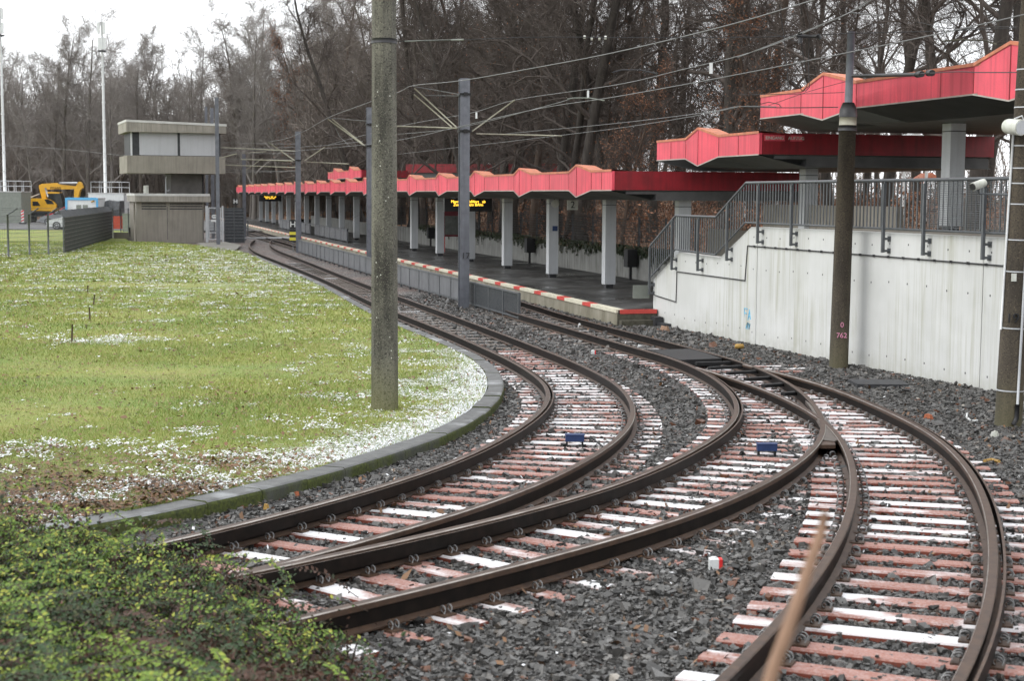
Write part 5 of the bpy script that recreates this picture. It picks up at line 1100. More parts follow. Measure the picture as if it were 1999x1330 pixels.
for wx in (130, 330, 600):
    p = E_(wx, 720); mb = MB(); mb.tube([(p[0], YE-1.1, p[1]), (p[0], YE-.65, p[1])], .52, 18); w = obj('wheel', mb, MT['tyre'], exc); mb = MB(); mb.tube([(p[0], YE-1.12, p[1]), (p[0], YE-1.09, p[1])], .25, 12); obj('rim', mb, MT['plinth'], w)
eprism('guard_rail', [(180, 318), (195, 312), (240, 350), (410, 292), (420, 300), (240, 372), (150, 380)], .3, .4, MT['column'])
# cars
def car(px, py, Y, paint, label, dark=False):
    p = atY(px, py, Y); g = -.06; c = thing('parked_car', label, 'car', (p[0]+2.0, Y, g), 'cars parked beyond the fence'); x0 = p[0]
    low = [(0, .30), (.02, .55), (.12, .72), (.5, .84), (1.15, .95), (1.3, .97), (3.4, 1.0), (4.0, .92), (4.08, .6), (4.05, .3), (3.6, .25), (.4, .22)]
    X = lambda v: np.c_[x0+v[:, 0], Y+v[:, 1], g+v[:, 2]]
    mb = MB(X); mb.prism(low, 1, -.85, .85); obj('body', mb, MT[paint], c)
    roof = [(1.15, .95), (1.75, 1.36), (2.3, 1.45), (3.1, 1.42), (3.7, 1.2), (3.95, .98)]; m = len(roof); V = [(a, -.82+(.22 if b > 1.1 else 0), b) for a, b in roof]+[(a, .82-(.22 if b > 1.1 else 0), b) for a, b in roof]
    mb = MB(X); mb.add(V, [tuple(range(m)), tuple(range(m, 2*m))[::-1]]+[(i, m+i, m+i+1, i+1) for i in range(m-1)]); obj('cabin', mb, MT[paint], c)
    for sd in (-1,): 
        for q in ([(1.35, .99), (1.8, 1.31), (2.25, 1.38), (2.25, 1.0)], [(2.32, 1.0), (2.32, 1.38), (3.0, 1.36), (3.35, 1.2), (3.4, 1.02)]):
            mb = MB(X); mb.add([(a, -.83+(b-.97)*.53-.004, b) for a, b in q], [tuple(range(len(q)))]); obj('side_window', mb, MT['glass'], c)
    mb = MB(X); mb.add([(1.2, -.7, .985), (1.73, -.56, 1.35), (1.73, .56, 1.35), (1.2, .7, .985)], [(0, 1, 2, 3)]); mb.v[-1][:, 0] -= .03; obj('windscreen', mb, MT['glass'], c)
    for sd in (-1, 1):
        mb = MB(X); mb.add([(.02, sd*.55, .6), (.10, sd*.83, .60), (.14, sd*.83, .72), (.10, sd*.55, .71)], [(0, 1, 2, 3)]); mb.v[-1][:, 0] -= .03; obj('headlight', mb, MT['column'], c)
    for wx in (.82, 3.3):
        for sd in (-1, 1):
            mb = MB(X); mb.tube([(wx, sd*.70, .32), (wx, sd*.865, .32)], .33, 20); w = obj('wheel', mb, MT['tyre'], c); mb = MB(X)
            for k in range(5): a = k*2*PI/5; mb.tube([(wx, sd*.875, .32), (wx+.21*math.cos(a), sd*.875, .32+.21*math.sin(a))], .035, 5)
            th = np.linspace(0, 2*PI, 16); mb.tube(np.c_[wx+.215*np.cos(th), np.full(16, sd*.872), .32+.215*np.sin(th)], .022, 5); obj('rim', mb, MT['rim'], w)
    mb = MB(X); mb.box((-.012, .1), (-.5, .5), (.32, .5)); mb.box((.3, 3.8), (-.8, .8), (.18, .24)); obj('bumper_grille', mb, MT['black'], c)
    mb = MB(X); mb.box((1.35, 1.5), (-.98, -.84), (.98, 1.12)); obj('mirror', mb, MT['black'], c); return c
car(97, 446, 126., 'carwhite', 'white hatchback nearest the dark screened fence'); car(82, 438, 143., 'cargrey', 'silver grey car parked just behind the white hatchback'); car(92, 434, 149., 'carred', 'red car mostly hidden behind the silver grey car').scale = (1, 1, 1.17)
p = atY(44.5, 436, 146.); p[2] = -.06; b = thing('warning_beacon', 'red and white striped traffic board standing in front of the excavator', 'traffic board', p); w, h = .26, 1.15
mb = MB(); mb.box((p[0]-w/2, p[0]+w/2), (p[1]-.04, p[1]), (.1, .1+h)); obj('board', mb, MT['white'], b); mb = MB()
for k in range(4): z = .14+k*.29; mb.add([(p[0]-w/2, p[1]-.045, z), (p[0]+w/2, p[1]-.045, z+.14), (p[0]+w/2, p[1]-.045, z+.28), (p[0]-w/2, p[1]-.045, z+.14)], [(0, 1, 2, 3)])
obj('stripes', mb, MT['sign_red'], b); mb = MB(); mb.box((p[0]-.3, p[0]+.3), (p[1]-.2, p[1]+.2), (-.06, .1)); obj('foot', mb, MT['plinth'], b)
def cabin(nm, lab, x0, x1, ytop, ybase, Y, mat, depth=2.5, cat='cabin', railh=0, raily=None):
    a, b = atY(x0, ytop, Y), atY(x1, ytop, Y); zb = atY(x0, ybase, Y)[2]; t = thing(nm, lab, cat, A3((a[0]+b[0])/2, Y, zb))
    mb = MB(); mb.box((a[0], b[0]), (Y, Y+depth), (zb-.3, a[2]-.08)); obj('walls', mb, mat, t); mb = MB(); mb.box((a[0]-.04, b[0]+.04), (Y-.04, Y+depth+.04), (a[2]-.08, a[2])); obj('roof', mb, MT['broof'], t)
    if railh:
        xa, xb = atY(raily[0], 300, Y)[0], atY(raily[1], 300, Y)[0]; mb = MB(); n = max(3, int((xb-xa)/.75))
        for d_ in (.05, depth-.05):
            for x in np.linspace(xa, xb, n+1): mb.tube([(x, Y+d_, a[2]), (x, Y+d_, a[2]+railh)], .03, 5)
            for z in (railh*.5, railh): mb.tube([(xa, Y+d_, a[2]+z), (xb, Y+d_, a[2]+z)], .03, 5)
        obj('roof_railing', mb, MT['column'], t)
    return t, a, b, zb
t, a, b, zb = cabin('site_container', 'white site container with light blue frame behind the screened fence', 128, 191, 386, 431, 138., MT['white'], 2.4, 'container')
mb = MB(); X0, X1, zt2 = a[0], b[0], a[2]
mb.box((X0-.03, X0+.16), (137.93, 137.99), (zb, zt2)); mb.box((X1-.16, X1+.03), (137.93, 137.99), (zb, zt2)); mb.box((X0+.162, X1-.162), (137.93, 137.99), (zt2-.2, zt2+.03)); obj('frame', mb, MT['cblue'], t)
for x in (149, 162): q = atY(x, 401, 138); mb = MB(); mb.box((q[0], q[0]+.44), (137.95, 137.995), (1.0, q[2]+.05)); obj('window', mb, MT['cab_grey'], t)
q = atY(179, 394, 138); mb = MB(); mb.tube([(q[0], 137.9, q[2]), (q[0]+.25, 137.8, q[2]+.08)], .07, 8); obj('flood_lamp', mb, MT['ochre'], t)
cabin('radio_cabin', 'white technical cabin with roof railing left of the signal box', 172, 241, 376, 431, 143., MT['white'], 3, 'cabin', 1.0, (176, 236))
cabin('radio_cabin', 'grey technical cabin with roof railing at the far left edge', -40, 41, 373, 430, 150., MT['cab_grey'], 3, 'cabin', 1.0, (-35, 41))
def mast(px, pyb, pyt, Y, lab, lean):
    a, b = atY(px, pyb, Y), atY(px+lean, pyt, Y); t = thing('radio_mast', lab, 'mast', a); mb = MB(); mb.tube([a, (a*2+b)/3, (a+2*b)/3, b], [.15, .13, .11, .07], 10)
    for k in range(1, 9): q = a+(b-a)*k/9.5; mb.tube([q, q+A3(0, 0, .15)], .17, 8)
    obj('mast_tube', mb, MT['white'], t)
    for (dx, dz) in ((-.25, -.6), (.25, -.6), (-.22, -2.0), (.28, -2.0), (0, -2.0)):
        q = b+A3(dx, -.2, dz); mb = MB(); mb.box((q[0]-.12, q[0]+.12), (q[1]-.06, q[1]+.06), (q[2]-.55, q[2]+.55)); obj('antenna', mb, MT['white'], t)
    mb = MB(); q = b+A3(0, 0, -2.7); mb.box((q[0]-.35, q[0]+.35), (q[1]-.2, q[1]+.2), (q[2]-.07, q[2]+.07)); obj('antenna_bracket', mb, MT['plinth'], t)
mast(206, 376, 42, 145., 'white radio mast with panel antennas rising from the white cabin', -7.5); mast(9.5, 374, 14, 152., 'white radio mast at the left edge of the picture', -10)
p = atz(229, 447, -.06); mb = MB(); w = .62; mb.box((p[0]-w/2-.05, p[0]+w/2), (p[1], p[1]+.6), (-.06, 1.0)); mb.box((p[0]-w/2-.08, p[0]+w/2+.03), (p[1]-.03, p[1]+.63), (.9, 1.0)); o = obj('grit_box', mb, MT['bin_red'], None, loc=p); tag(o, 'bright red box beside the end of the screened fence', 'box')
p = atz(247, 452, -.06); mb = MB(); mb.box((p[0]-.30, p[0]+.30), (p[1], p[1]+.4), (-.1, 1.28)); mb.box((p[0]-.33, p[0]+.33), (p[1]-.03, p[1]+.43), (1.28, 1.35)); o = obj('switch_cabinet', mb, MT['cab_grey'], None, loc=p); tag(o, 'grey green switch cabinet left of the signal box', 'cabinet')
p = atz(259, 466.5, -.06); mb = MB(); mb.tube([p+A3(0, 0, .15), p+A3(0, 0, .75)], [.20, .24], 12); mb.tube([p-A3(0, 0, .1), p+A3(0, 0, .15)], .04, 6); o = obj('waste_basket', mb, MT['black'], None, loc=p); tag(o, 'black round waste basket at the left corner of the signal box', 'litter bin')
p, q = atz(222, 466, -.1), atz(266, 467, -.1); mb = MB(); mb.box((p[0], q[0]), (p[1], p[1]+.2), (-.3, .32)); o = obj('low_wall', mb, MT['bconcrete'], None, loc=p); tag(o, 'low concrete wall between the screened fence and the signal box', 'wall')
f2 = thing('wire_fence', 'short wire fence between the screened fence and the signal box', 'fence', atz(245, 463, -.06)); p, q = atz(221, 464, -.06), atz(266, 464, -.06)
for k in range(4): r_ = p+(q-p)*k/3; mb = MB(); mb.tube([r_-A3(0, 0, .1), r_+A3(0, 0, 1.98)], .03, 5); obj('post', mb, MT['rail_grey'], f2)
mb = MB()
for z in np.arange(.1, 2.0, .2): mb.tube([p+A3(0, 0, z), q+A3(0, 0, z)], .006, 3, cap=False)
for x in np.linspace(0, 1, 14): r_ = p+(q-p)*x; mb.tube([r_, r_+A3(0, 0, 1.95)], .004, 3, cap=False)
obj('wire_mesh', mb, MT['wire_fence'], f2)
a, b = atY(191, 393, 140.), atY(232, 393, 140.); mb = MB(); n = 8; V = []
for i in range(n+1):
    x = a[0]+(b[0]-a[0])*i/n
    for (dy, dz) in ((0, -1.9), (0, -.7+rng.normal(0, .06)), (.3, rng.normal(0, .07)), (2., rng.normal(0, .07)), (2.3, -1.9)): V.append((x+rng.normal(0, .04), 140+dy, a[2]+dz))
mb.add(V, [(i*5+j, i*5+j+1, i*5+j+6, i*5+j+5) for i in range(n) for j in range(4)]+[tuple(range(5)), tuple(range(n*5, n*5+5))[::-1]]); o = obj('covered_stack', mb, MT['tarp'], None, loc=(a[0]+2, 140, -.06)); tag(o, 'stack under a crumpled dark tarpaulin beside the blue framed container', 'tarpaulin')
# roofs and tents glimpsed beyond the bridge
for nm, lab, x0, x1, ytp, yb, Y, mat, pk in (('white_tent', 'white pointed tent roof glimpsed between the red canopies', 1455, 1520, 331, 346, 70., 'white', 1), ('white_tent', 'small white domed roof above the middle canopy beside the grey pillar', 1768, 1812, 258, 268, 60., 'white', 1), ('tiled_roof', 'orange tiled roof edge glimpsed behind the railing', 1802, 1836, 337, 348, 75., 'orange', 1)):
    a, b, c = atY(x0, yb, Y), atY(x1, yb, Y), atY((x0+x1)/2, ytp, Y); mb = MB(); V = [a, b, c, a+A3(0, 2, 0), b+A3(0, 2, 0), c+A3(0, 2, 0)]; mb.add(V, [(0, 1, 2), (5, 4, 3), (0, 3, 4, 1), (1, 4, 5, 2), (2, 5, 3, 0)]); zg = 2.0
    for q in (a, b): mb.box((q[0]-.05, q[0]+.05), (Y+.05, Y+.15), (zg, q[2]))
    o = obj(nm, mb, MT[mat], None, loc=A3((a[0]+b[0])/2, Y, zg)); tag(o, lab, 'tent' if 'tent' in nm else 'roof')

# ------------------------------------------------------------------ wooded ground behind the station
def ss(x): x = np.clip(x, 0, 1); return x*x*(3-2*x)
def ez(s, t):
    z = .75+1.5*ss((t-5.4)/20); z = z*(1-ss((6-s)/9))+2.15*ss((6-s)/9); z = z*(1-ss((s-95)/40))+.2*ss((s-95)/40); return z
def ground_z(x, y):
    s = (x-PO[0])*PD[0]+(y-PO[1])*PD[1]; t = (x-PO[0])*PN[0]+(y-PO[1])*PN[1]; return ez(s, t)
mb = MB(F); S, T = np.meshgrid(np.r_[np.arange(9, 40, 2.), np.arange(40, 240, 6.)], np.r_[5.27, 6, 7, 8.5, 10.5, 13, 16, 20, 25, 32, 42, 60, 90, 140]); V = np.c_[S.ravel(), T.ravel(), ez(S, T).ravel()]
jit = np.array([mnoise.noise(Vector((p[0]*.3, p[1]*.3, 4)))*.3 for p in V]); V[:, 2] += jit*np.clip((V[:, 1]-5.6)/2, 0, 1); n = S.shape[1]; i = (np.arange(S.shape[0]-1)[:, None]*n+np.arange(n-1)[None]).reshape(-1, 1); mb.add(V, np.c_[i, i+1, i+n+1, i+n], 0, True)
S, T = np.meshgrid(np.arange(-40, 9.1, 3.5), np.r_[9, 14, 20, 30, 50, 90, 140]); V = np.c_[S.ravel(), T.ravel(), ez(S, T).ravel()-.03]; n = S.shape[1]; i = (np.arange(S.shape[0]-1)[:, None]*n+np.arange(n-1)[None]).reshape(-1, 1); mb.add(V, np.c_[i, i+1, i+n+1, i+n], 0, True)
struct('embankment', mb, MT['litter'])
# ------------------------------------------------------------------ trees
def unit(v): return v/(np.linalg.norm(v, axis=-1, keepdims=True)+1e-9)
def twigs(mb, P, Dv, L, R, droop, R_, mi=0):
    n = len(P); Dv = unit(Dv); m = P+Dv*L[:, None]*.5+R_.normal(0, .05, (n, 3))*L[:, None]; D2 = unit(Dv+R_.normal(0, .35, (n, 3))+A3(0, 0, -droop)); e = m+D2*L[:, None]*.55
    u = unit(np.cross(Dv, A3(.3, .2, .9))); w = np.cross(Dv, u); rings = []
    for q, k in ((P, 1.), (m, .7), (e, .35)):
        for a in (0, 2.094, 4.189): rings.append(q+(u*math.cos(a)+w*math.sin(a))*(R*k)[:, None])
    V = np.stack(rings, 1).reshape(-1, 3); f = [(a, (a+1) % 3, 3+(a+1) % 3, 3+a) for a in range(3)]+[(3+a, 3+(a+1) % 3, 6+(a+1) % 3, 6+a) for a in range(3)]
    mb.add(V, (np.arange(n)[:, None, None]*9+np.array(f)[None]).reshape(-1, 4), mi); return m, e, D2
def gen_tree(seed, H, r0, first, nl, droop, spread, lean=0., tw=1.0, nt=1.0, vase=False):
    R_ = np.random.default_rng(seed); tr, cr = MB(), MB(); p = A3(0, 0, -.3); d = A3(lean, 0, 1.); pts = [p]; n = 12
    for i in range(n): d = unit(d+R_.normal(0, .055, 3)+A3(-lean*.06, 0, .03)); p = p+d*H/n; pts.append(p)
    pts = np.array(pts); rr = r0*(1-np.linspace(0, 1, n+1)*.88)**.9; rr[0] *= 1.35; tr.tube(pts, rr, 9, 0, cap=False)
    P2, D2, L2, R2 = [], [], [], []
    for k in range(nl):
        f = first+(1-first)*(k+R_.random())/nl; x = f*n; i = min(int(x), n-1); q = pts[i]+(pts[i+1]-pts[i])*(x-i); az = k*2.4+R_.normal(0, .5); el = R_.uniform(.25, .9)+.5*f; L = H*spread*((1.0-.42*f) if vase else (1.15-.75*f))*R_.uniform(.7, 1.25); el = R_.uniform(.75, 1.2) if vase else el; r = np.interp(f, np.linspace(0, 1, n+1), rr)*R_.uniform(.35, .6)
        dd = A3(math.cos(az)*math.cos(el), math.sin(az)*math.cos(el), math.sin(el)); m = 7; b = [q]; c = q
        for j in range(m): dd = unit(dd+R_.normal(0, .16, 3)+A3(0, 0, .05 if f < .75 else .02)-A3(0, 0, droop*.08*(j > 3))); c = c+dd*L/m; b.append(c)
        b = np.array(b); cr.tube(b, r*(1-np.linspace(0, 1, m+1)*.8), 5, 0, cap=False)
        for j in range(int(9*(1 if L > H*.12 else .6))):
            y = R_.uniform(.2, 1.)*m; i = min(int(y), m-1); s_ = b[i]+(b[i+1]-b[i])*(y-i); dv = unit(unit(b[i+1]-b[i])*.7+R_.normal(0, .55, 3)+A3(0, 0, .12)); l = L*R_.uniform(.22, .5)*(1.2-.5*y/m); g = [s_]; c2 = s_; d2 = dv
            for _ in range(4): d2 = unit(d2+R_.normal(0, .2, 3)+A3(0, 0, .05-droop*.2)); c2 = c2+d2*l/4; g.append(c2)
            g = np.array(g); cr.tube(g, r*.38*(1-np.linspace(0, 1, 5)*.75)+.004, 4, 0, cap=False)
            for _ in range(3): i2 = R_.integers(0, 4, 4); fr = R_.random((4, 1)); P2.append(g[i2]+(g[i2+1]-g[i2])*fr); D2.append(unit(g[i2+1]-g[i2])*.6+R_.normal(0, .55, (4, 3))); L2.append(np.full(4, l*.55)*R_.uniform(.6, 1.3, 4)); R2.append(np.full(4, max(.008, r*.10)))
    # leading shoots at the top
    P2, D2, L2, R2 = map(np.concatenate, (P2, D2, L2, R2)); R2 = np.minimum(R2, .022)*tw
    m, e, d3 = twigs(cr, P2, D2, L2, R2, droop*.3, R_)
    tips = [e, m]
    for rep in range(max(1, int(2*nt))):
        base = np.where(R_.random((len(e), 1)) < .5, m, P2+(m-P2)*.6) if rep else np.where(R_.random((len(e), 1)) < .5, e, m); mm, ee, _ = twigs(cr, base, d3*.6+R_.normal(0, .6, (len(e), 3))-A3(0, 0, droop*.5), L2*R_.uniform(.5, .9, len(e)), np.maximum(R2*.55, .005*tw), droop*.5, R_); tips += [ee, mm]
        b3 = np.where(R_.random((len(e), 1)) < .5, ee, mm); _, e4, _ = twigs(cr, b3, R_.normal(0, .7, (len(e), 3))+d3*.5-A3(0, 0, droop*.4), L2*.45, np.maximum(R2*.4, .004*tw), droop, R_); tips.append(e4)
    return tr, cr, np.concatenate(tips), R_
def leaf_mb(tips, frac, size, R_, sel=None):
    t = tips if sel is None else tips[sel(tips)]; t = t[R_.random(len(t)) < frac]; n = len(t); mb = MB(); c = t+R_.normal(0, .12, (n, 3)); u = unit(R_.normal(0, 1, (n, 3)))*size*R_.uniform(.6, 1.4, (n, 1)); w = unit(np.cross(u, R_.normal(0, 1, (n, 3))))*size*.6
    V = np.stack([c-u, c-w, c+u, c+w], 1).reshape(-1, 3); mb.add(V, np.arange(4*n).reshape(-1, 4)); return mb
VAR = {}
def variant(key, seed, H, r0, first, nl, droop, spread, bark_, tw_, lean=0., tw=1., nt=1., leaves=0, lsize=.06, sel=None, vase=False):
    tr, cr, tips, R_ = gen_tree(seed, H, r0, first, nl, droop, spread, lean, tw, nt, vase); d = {'trunk': tr.mesh('trunk', [MT[bark_]], A3(0, 0, 0)), 'crown': cr.mesh('crown', [MT[tw_]], A3(0, 0, 0))}
    if leaves: d['leaves'] = leaf_mb(tips, leaves, lsize, R_, sel).mesh('leaves', [MT['copper']], A3(0, 0, 0))
    VAR[key] = d
def remat(key, src, bark_, tw_):
    d = {}
    for k, me in VAR[src].items():
        m = me.copy(); m.materials.clear(); m.materials.append(MT[bark_ if k == 'trunk' else tw_ if k == 'crown' else 'copper']); d[k] = m
    VAR[key] = d
variant('n0', 1, 19, .30, .16, 20, .55, .30, 'bark_dark', 'twig_dark')
variant('n1', 2, 21, .25, .22, 18, .7, .25, 'bark_dark', 'twig_dark')
variant('n2', 3, 18, .24, .14, 18, .75, .30, 'bark_dark', 'twig_dark', lean=.28)
variant('n3', 4, 20, .22, .25, 17, .6, .26, 'bark_brown', 'twig_dark', leaves=.05, lsize=.05)
variant('oak', 5, 17, .36, .20, 15, .2, .46, 'bark_dark', 'twig_dark')
variant('cop', 6, 12, .14, .10, 16, .5, .30, 'bark_brown', 'twig_dark', leaves=.22, lsize=.06)
variant('bir', 12, 13, .10, .12, 18, .8, .24, 'bark_brown', 'twig_dark', nt=1., leaves=.03, lsize=.05)
variant('m0', 7, 19, .24, .15, 18, .35, .27, 'bark_mid', 'twig_mid', tw=1.6, vase=True)
variant('m1', 8, 18, .20, .18, 18, .5, .28, 'bark_mid', 'twig_mid', tw=1.6)
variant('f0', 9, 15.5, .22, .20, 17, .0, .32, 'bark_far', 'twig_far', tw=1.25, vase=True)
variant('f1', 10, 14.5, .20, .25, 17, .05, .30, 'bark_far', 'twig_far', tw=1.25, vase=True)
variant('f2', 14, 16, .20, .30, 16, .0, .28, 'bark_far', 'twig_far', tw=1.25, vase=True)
TREES = 0
def tree(key, x, y, z, rot, sc, label, group=None, name='bare_tree', sz=None):
    t = bpy.data.objects.new(name, None); COL.objects.link(t); t.location = (x, y, z); t.rotation_euler = (0, 0, rot); t.scale = (sc, sc, sz or sc); t.empty_display_size = .5; ORG[t.name] = A3(x, y, z); tag(t, label, 'tree', group)
    for k, me in VAR[key].items():
        o = bpy.data.objects.new(k, me); COL.objects.link(o); o.parent = t
    return t
def tpx(px, Y): 
    Y = max(Y, 19.9/(.261+(px-1000)/3000)+(int(px)*7 % 11)*.6) if px < 1400 else Y
    x = ray(px, 380)[0]/ray(px, 380)[1]*Y; return x, Y, float(ground_z(A3(x), A3(Y))[0])-.1
NEAR = [(1412, 62, 'oak', 1.0, 2.2, 'large dark oak with thick spreading limbs behind the tip of the top canopy'), (1507, 66, 'n3', 1.0, .3, 'rusty brown trunk with copper leaves left of the top canopy peak'),
        (1614, 60, 'n1', .9, 1.1, 'straight dark trunk behind the peak of the top canopy'), (1652, 74, 'n0', .8, 2.0, 'slimmer trunk just behind the steel tube of the concrete pole'), (1731, 57, 'n1', 1.0, 3.1, 'straight dark trunk behind the middle of the top canopy'),
        (1848, 54, 'n0', .85, .9, 'dark trunk rising left of the thick mossy trunk at top right'), (1897, 47, 'n0', 1.0, 4.0, 'thick dark trunk at top right above the highest canopy'), (1985, 52, 'n1', 1.0, 5.2, 'dark trunk behind the pole at the right edge'),
        (1275, 66, 'n1', .95, 5., 'dark trunk behind the end of the platform canopy, left of the oak'), (1325, 84, 'n0', .9, 2.7, 'distant slim trunk between the platform canopy end and the oak'),
        (1185, 68, 'n1', .9, .2, 'dark trunk above the first canopy peak, right of the trunk group'), (1158, 76, 'n0', .8, 1.9, 'slim trunk inside the trunk group above the first canopy peak'), (1135, 61, 'n1', 1.05, 3.3, 'thickest trunk of the group above the first canopy peak'), (1105, 70, 'n2', .9, 5.5, 'leaning trunk left of the thickest trunk above the canopy'),
        (1085, 63, 'n0', .85, 4.4, 'dark trunk above the gap between the first and second canopy peaks'), (1061, 79, 'n1', .8, 1.0, 'slim distant trunk above the second canopy peak'), (1041, 71, 'n3', .9, 2.4, 'brown trunk above the second canopy peak'), (1003, 66, 'n1', .9, 4.1, 'straight trunk right of the nearest steel mast'),
        (984, 73, 'n0', .85, 5.9, 'twin slim trunk next to the straight trunk right of the nearest mast'), (958, 86, 'n1', .8, 2.9, 'far slim trunk between the nearest mast and the twin trunks'), (934, 70, 'n2', .85, 3.0, 'leaning dark trunk just right of the nearest steel mast'), (886, 82, 'n0', .85, .7, 'dark trunk left of the nearest steel mast'),
        (862, 66, 'n2', .9, .4, 'strongly leaning trunk left of the nearest mast'), (826, 76, 'n1', .85, 1.6, 'straight trunk between the speckled pole and the leaning trunk'), (800, 70, 'n2', .85, 6.0, 'leaning trunk just right of the speckled pole'), (783, 88, 'n0', .9, 3.7, 'dark trunk touching the right side of the speckled pole'),
        (712, 92, 'n2', .9, 3.4, 'leaning trunk left of the speckled pole behind the second mast'), (655, 96, 'n3', .9, 2.2, 'brown leaning tree with copper leaves left of the second mast'), (1232, 92, 'n0', .8, 2.1, 'distant trunk behind the corner of the platform canopy'), (1570, 84, 'n0', .9, 4.9, 'distant trunk seen between the rusty trunk and the straight one'),
        (1690, 90, 'n1', .9, 2.5, 'distant trunk right of the steel tube'), (1790, 82, 'n0', .9, .1, 'distant trunk behind the joint of the top canopy'), (1930, 86, 'n1', .9, 3.9, 'distant trunk at far right behind the thick trunk'), (1462, 88, 'n1', .85, 1.4, 'distant thin trunk between the oak and the rusty trunk')]
for px, Y, k, sc, rot, lab in NEAR:
    x, y, z = tpx(px, Y); tree(k, x, y, z, rot, sc*min(1.35, max(1, y/Y)), lab)
for px, Y, sc, rot, lab in ((612, 90, .95, 1., 'copper leaved beech left of the second steel mast'), (1518, 60, .85, 2.4, 'copper leaved young beech behind the left tip of the top canopy'), (1462, 66, .7, .5, 'small copper leaved beech between the oak and the top canopy tip'), (1215, 64, .62, 4.1, 'small copper leaved beech above the right end of the platform canopy'), (1010, 80, .7, 5.1, 'copper leaved beech right of the nearest steel mast')):
    x, y, z = tpx(px, Y); tree('cop', x, y, z, rot, sc*min(1.6, max(1, y/Y)), lab, name='copper_beech')
def scatter(n, pxr, Yr, keys, sc, label, group, mind=2.6, name='bare_tree', zf=None):
    P = []; tries = 0
    while len(P) < n and tries < 6000:
        tries += 1; px = random.uniform(*pxr); Y = random.uniform(*Yr); x = ray(px, 380)[0]/ray(px, 380)[1]*Y
        t = (x-PO[0])*PN[0]+(Y-PO[1])*PN[1]
        if Y < 165 and t < 8: continue
        if all((x-a)**2+(Y-b)**2 > mind**2 for a, b in P): P.append((x, Y))
    for x, Y in P:
        z = (float(ground_z(A3(x), A3(Y))[0])-.1) if zf is None else zf(Y); s = sc*random.uniform(.8, 1.15); tree(random.choice(keys), x, Y, z, random.uniform(0, 6.28), s, label, group, name, sz=s*random.uniform(.9, 1.08))
scatter(15, (720, 1240), (92, 135), ['m0', 'm1', 'n3'], .95, 'grey brown tree deep in the wood behind the platform canopy', 'trees deep in the wood behind the platform')
scatter(15, (560, 960), (104, 165), ['m0', 'm1'], 1.0, 'grey brown tree deep in the wood behind the far half of the platform', 'trees in the wood behind the far platform', 2.4)
scatter(10, (1240, 2010), (95, 140), ['m0', 'n1', 'm1'], .9, 'far tree of the thin wood beyond the upper canopies', 'trees of the thin wood at the right', 4)
scatter(8, (1000, 1420), (58, 90), ['bir'], .9, 'slender young tree with drooping twigs above the platform canopy', 'young trees above the platform canopy', 2.2, 'young_tree')
scatter(6, (770, 1000), (68, 95), ['bir'], .95, 'slender young tree with drooping twigs beside the speckled pole', 'young trees beside the speckled pole', 2.2, 'young_tree')
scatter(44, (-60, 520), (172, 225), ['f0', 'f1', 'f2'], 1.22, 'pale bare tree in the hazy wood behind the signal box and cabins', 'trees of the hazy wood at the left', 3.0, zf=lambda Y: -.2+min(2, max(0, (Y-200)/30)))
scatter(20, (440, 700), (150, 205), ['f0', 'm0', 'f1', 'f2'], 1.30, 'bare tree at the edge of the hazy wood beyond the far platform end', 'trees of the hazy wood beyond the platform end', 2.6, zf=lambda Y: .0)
# far wood that reads as one brown-grey mass
def mass(name, label, n, pxr, Yr, zr_, tw, mat, zg=0., nb=5):
    R_ = np.random.default_rng(77+n); mb = MB(); px = R_.uniform(*pxr, n); Y = R_.uniform(*Yr, n); x = (px-1000)/3000*Y; P = np.c_[x, Y, np.full(n, zg-.3)]; h = R_.uniform(*zr_, n)
    twigs(mb, P, np.c_[R_.normal(0, .05, (n, 2)), np.ones(n)], h, np.full(n, tw*2.2), -.4, R_)
    for k in range(nb):
        b = P+np.c_[R_.normal(0, .3, (n, 2)), h*R_.uniform(.05, 1., n)]; twigs(mb, b, np.c_[R_.normal(0, .8, (n, 2)), R_.uniform(-.1, 1.4, n)], h*.22*R_.uniform(.6, 1.4, n), np.full(n, tw), .1, R_)
    o = obj(name, mb, MT[mat]); tag(o, label, 'woodland', kind='stuff')
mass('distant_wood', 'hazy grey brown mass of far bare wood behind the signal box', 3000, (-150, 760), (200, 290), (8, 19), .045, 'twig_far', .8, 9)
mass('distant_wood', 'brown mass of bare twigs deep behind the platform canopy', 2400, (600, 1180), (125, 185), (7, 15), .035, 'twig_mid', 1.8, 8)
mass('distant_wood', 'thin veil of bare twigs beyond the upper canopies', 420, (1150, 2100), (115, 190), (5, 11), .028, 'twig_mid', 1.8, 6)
def undergrowth(name, label, n, s_r, t_r, h, mat, size, stems=True, seed=3):
    R_ = np.random.default_rng(seed); s = R_.uniform(*s_r, n); t = t_r[0]+(t_r[1]-t_r[0])*R_.random(n)**1.4; cl = np.array([mnoise.noise(Vector((a*.35, b*.35, seed))) for a, b in zip(s, t)]); k = cl > -.12; s, t, cl = s[k], t[k], cl[k]; n = len(s); z = ez(s, t)+R_.random(n)*h*np.clip(.45+cl*1.6, .1, 1.2)
    c = F(np.c_[s, t, z]); u = unit(R_.normal(0, 1, (n, 3)))*size*R_.uniform(.5, 1.5, (n, 1)); w = unit(np.cross(u, R_.normal(0, 1, (n, 3))))*size*.6; V = np.stack([c-u, c-w, c+u, c+w], 1).reshape(-1, 3); mb = MB(); mb.add(V, np.arange(4*n).reshape(-1, 4))
    o = obj(name, mb, MT[mat]); tag(o, label, 'undergrowth', kind='stuff')
    m = n//6; mb = MB(); twigs(mb, F(np.c_[s[:m], t[:m], ez(s[:m], t[:m])]), np.c_[R_.normal(0, .4, (m, 2)), np.ones(m)], R_.uniform(.5, 1.3, m)*h, np.full(m, .012), .2, R_); o = obj(name+'_stems', mb, MT['bark_brown']); tag(o, label+', bare stems', 'undergrowth', kind='stuff')
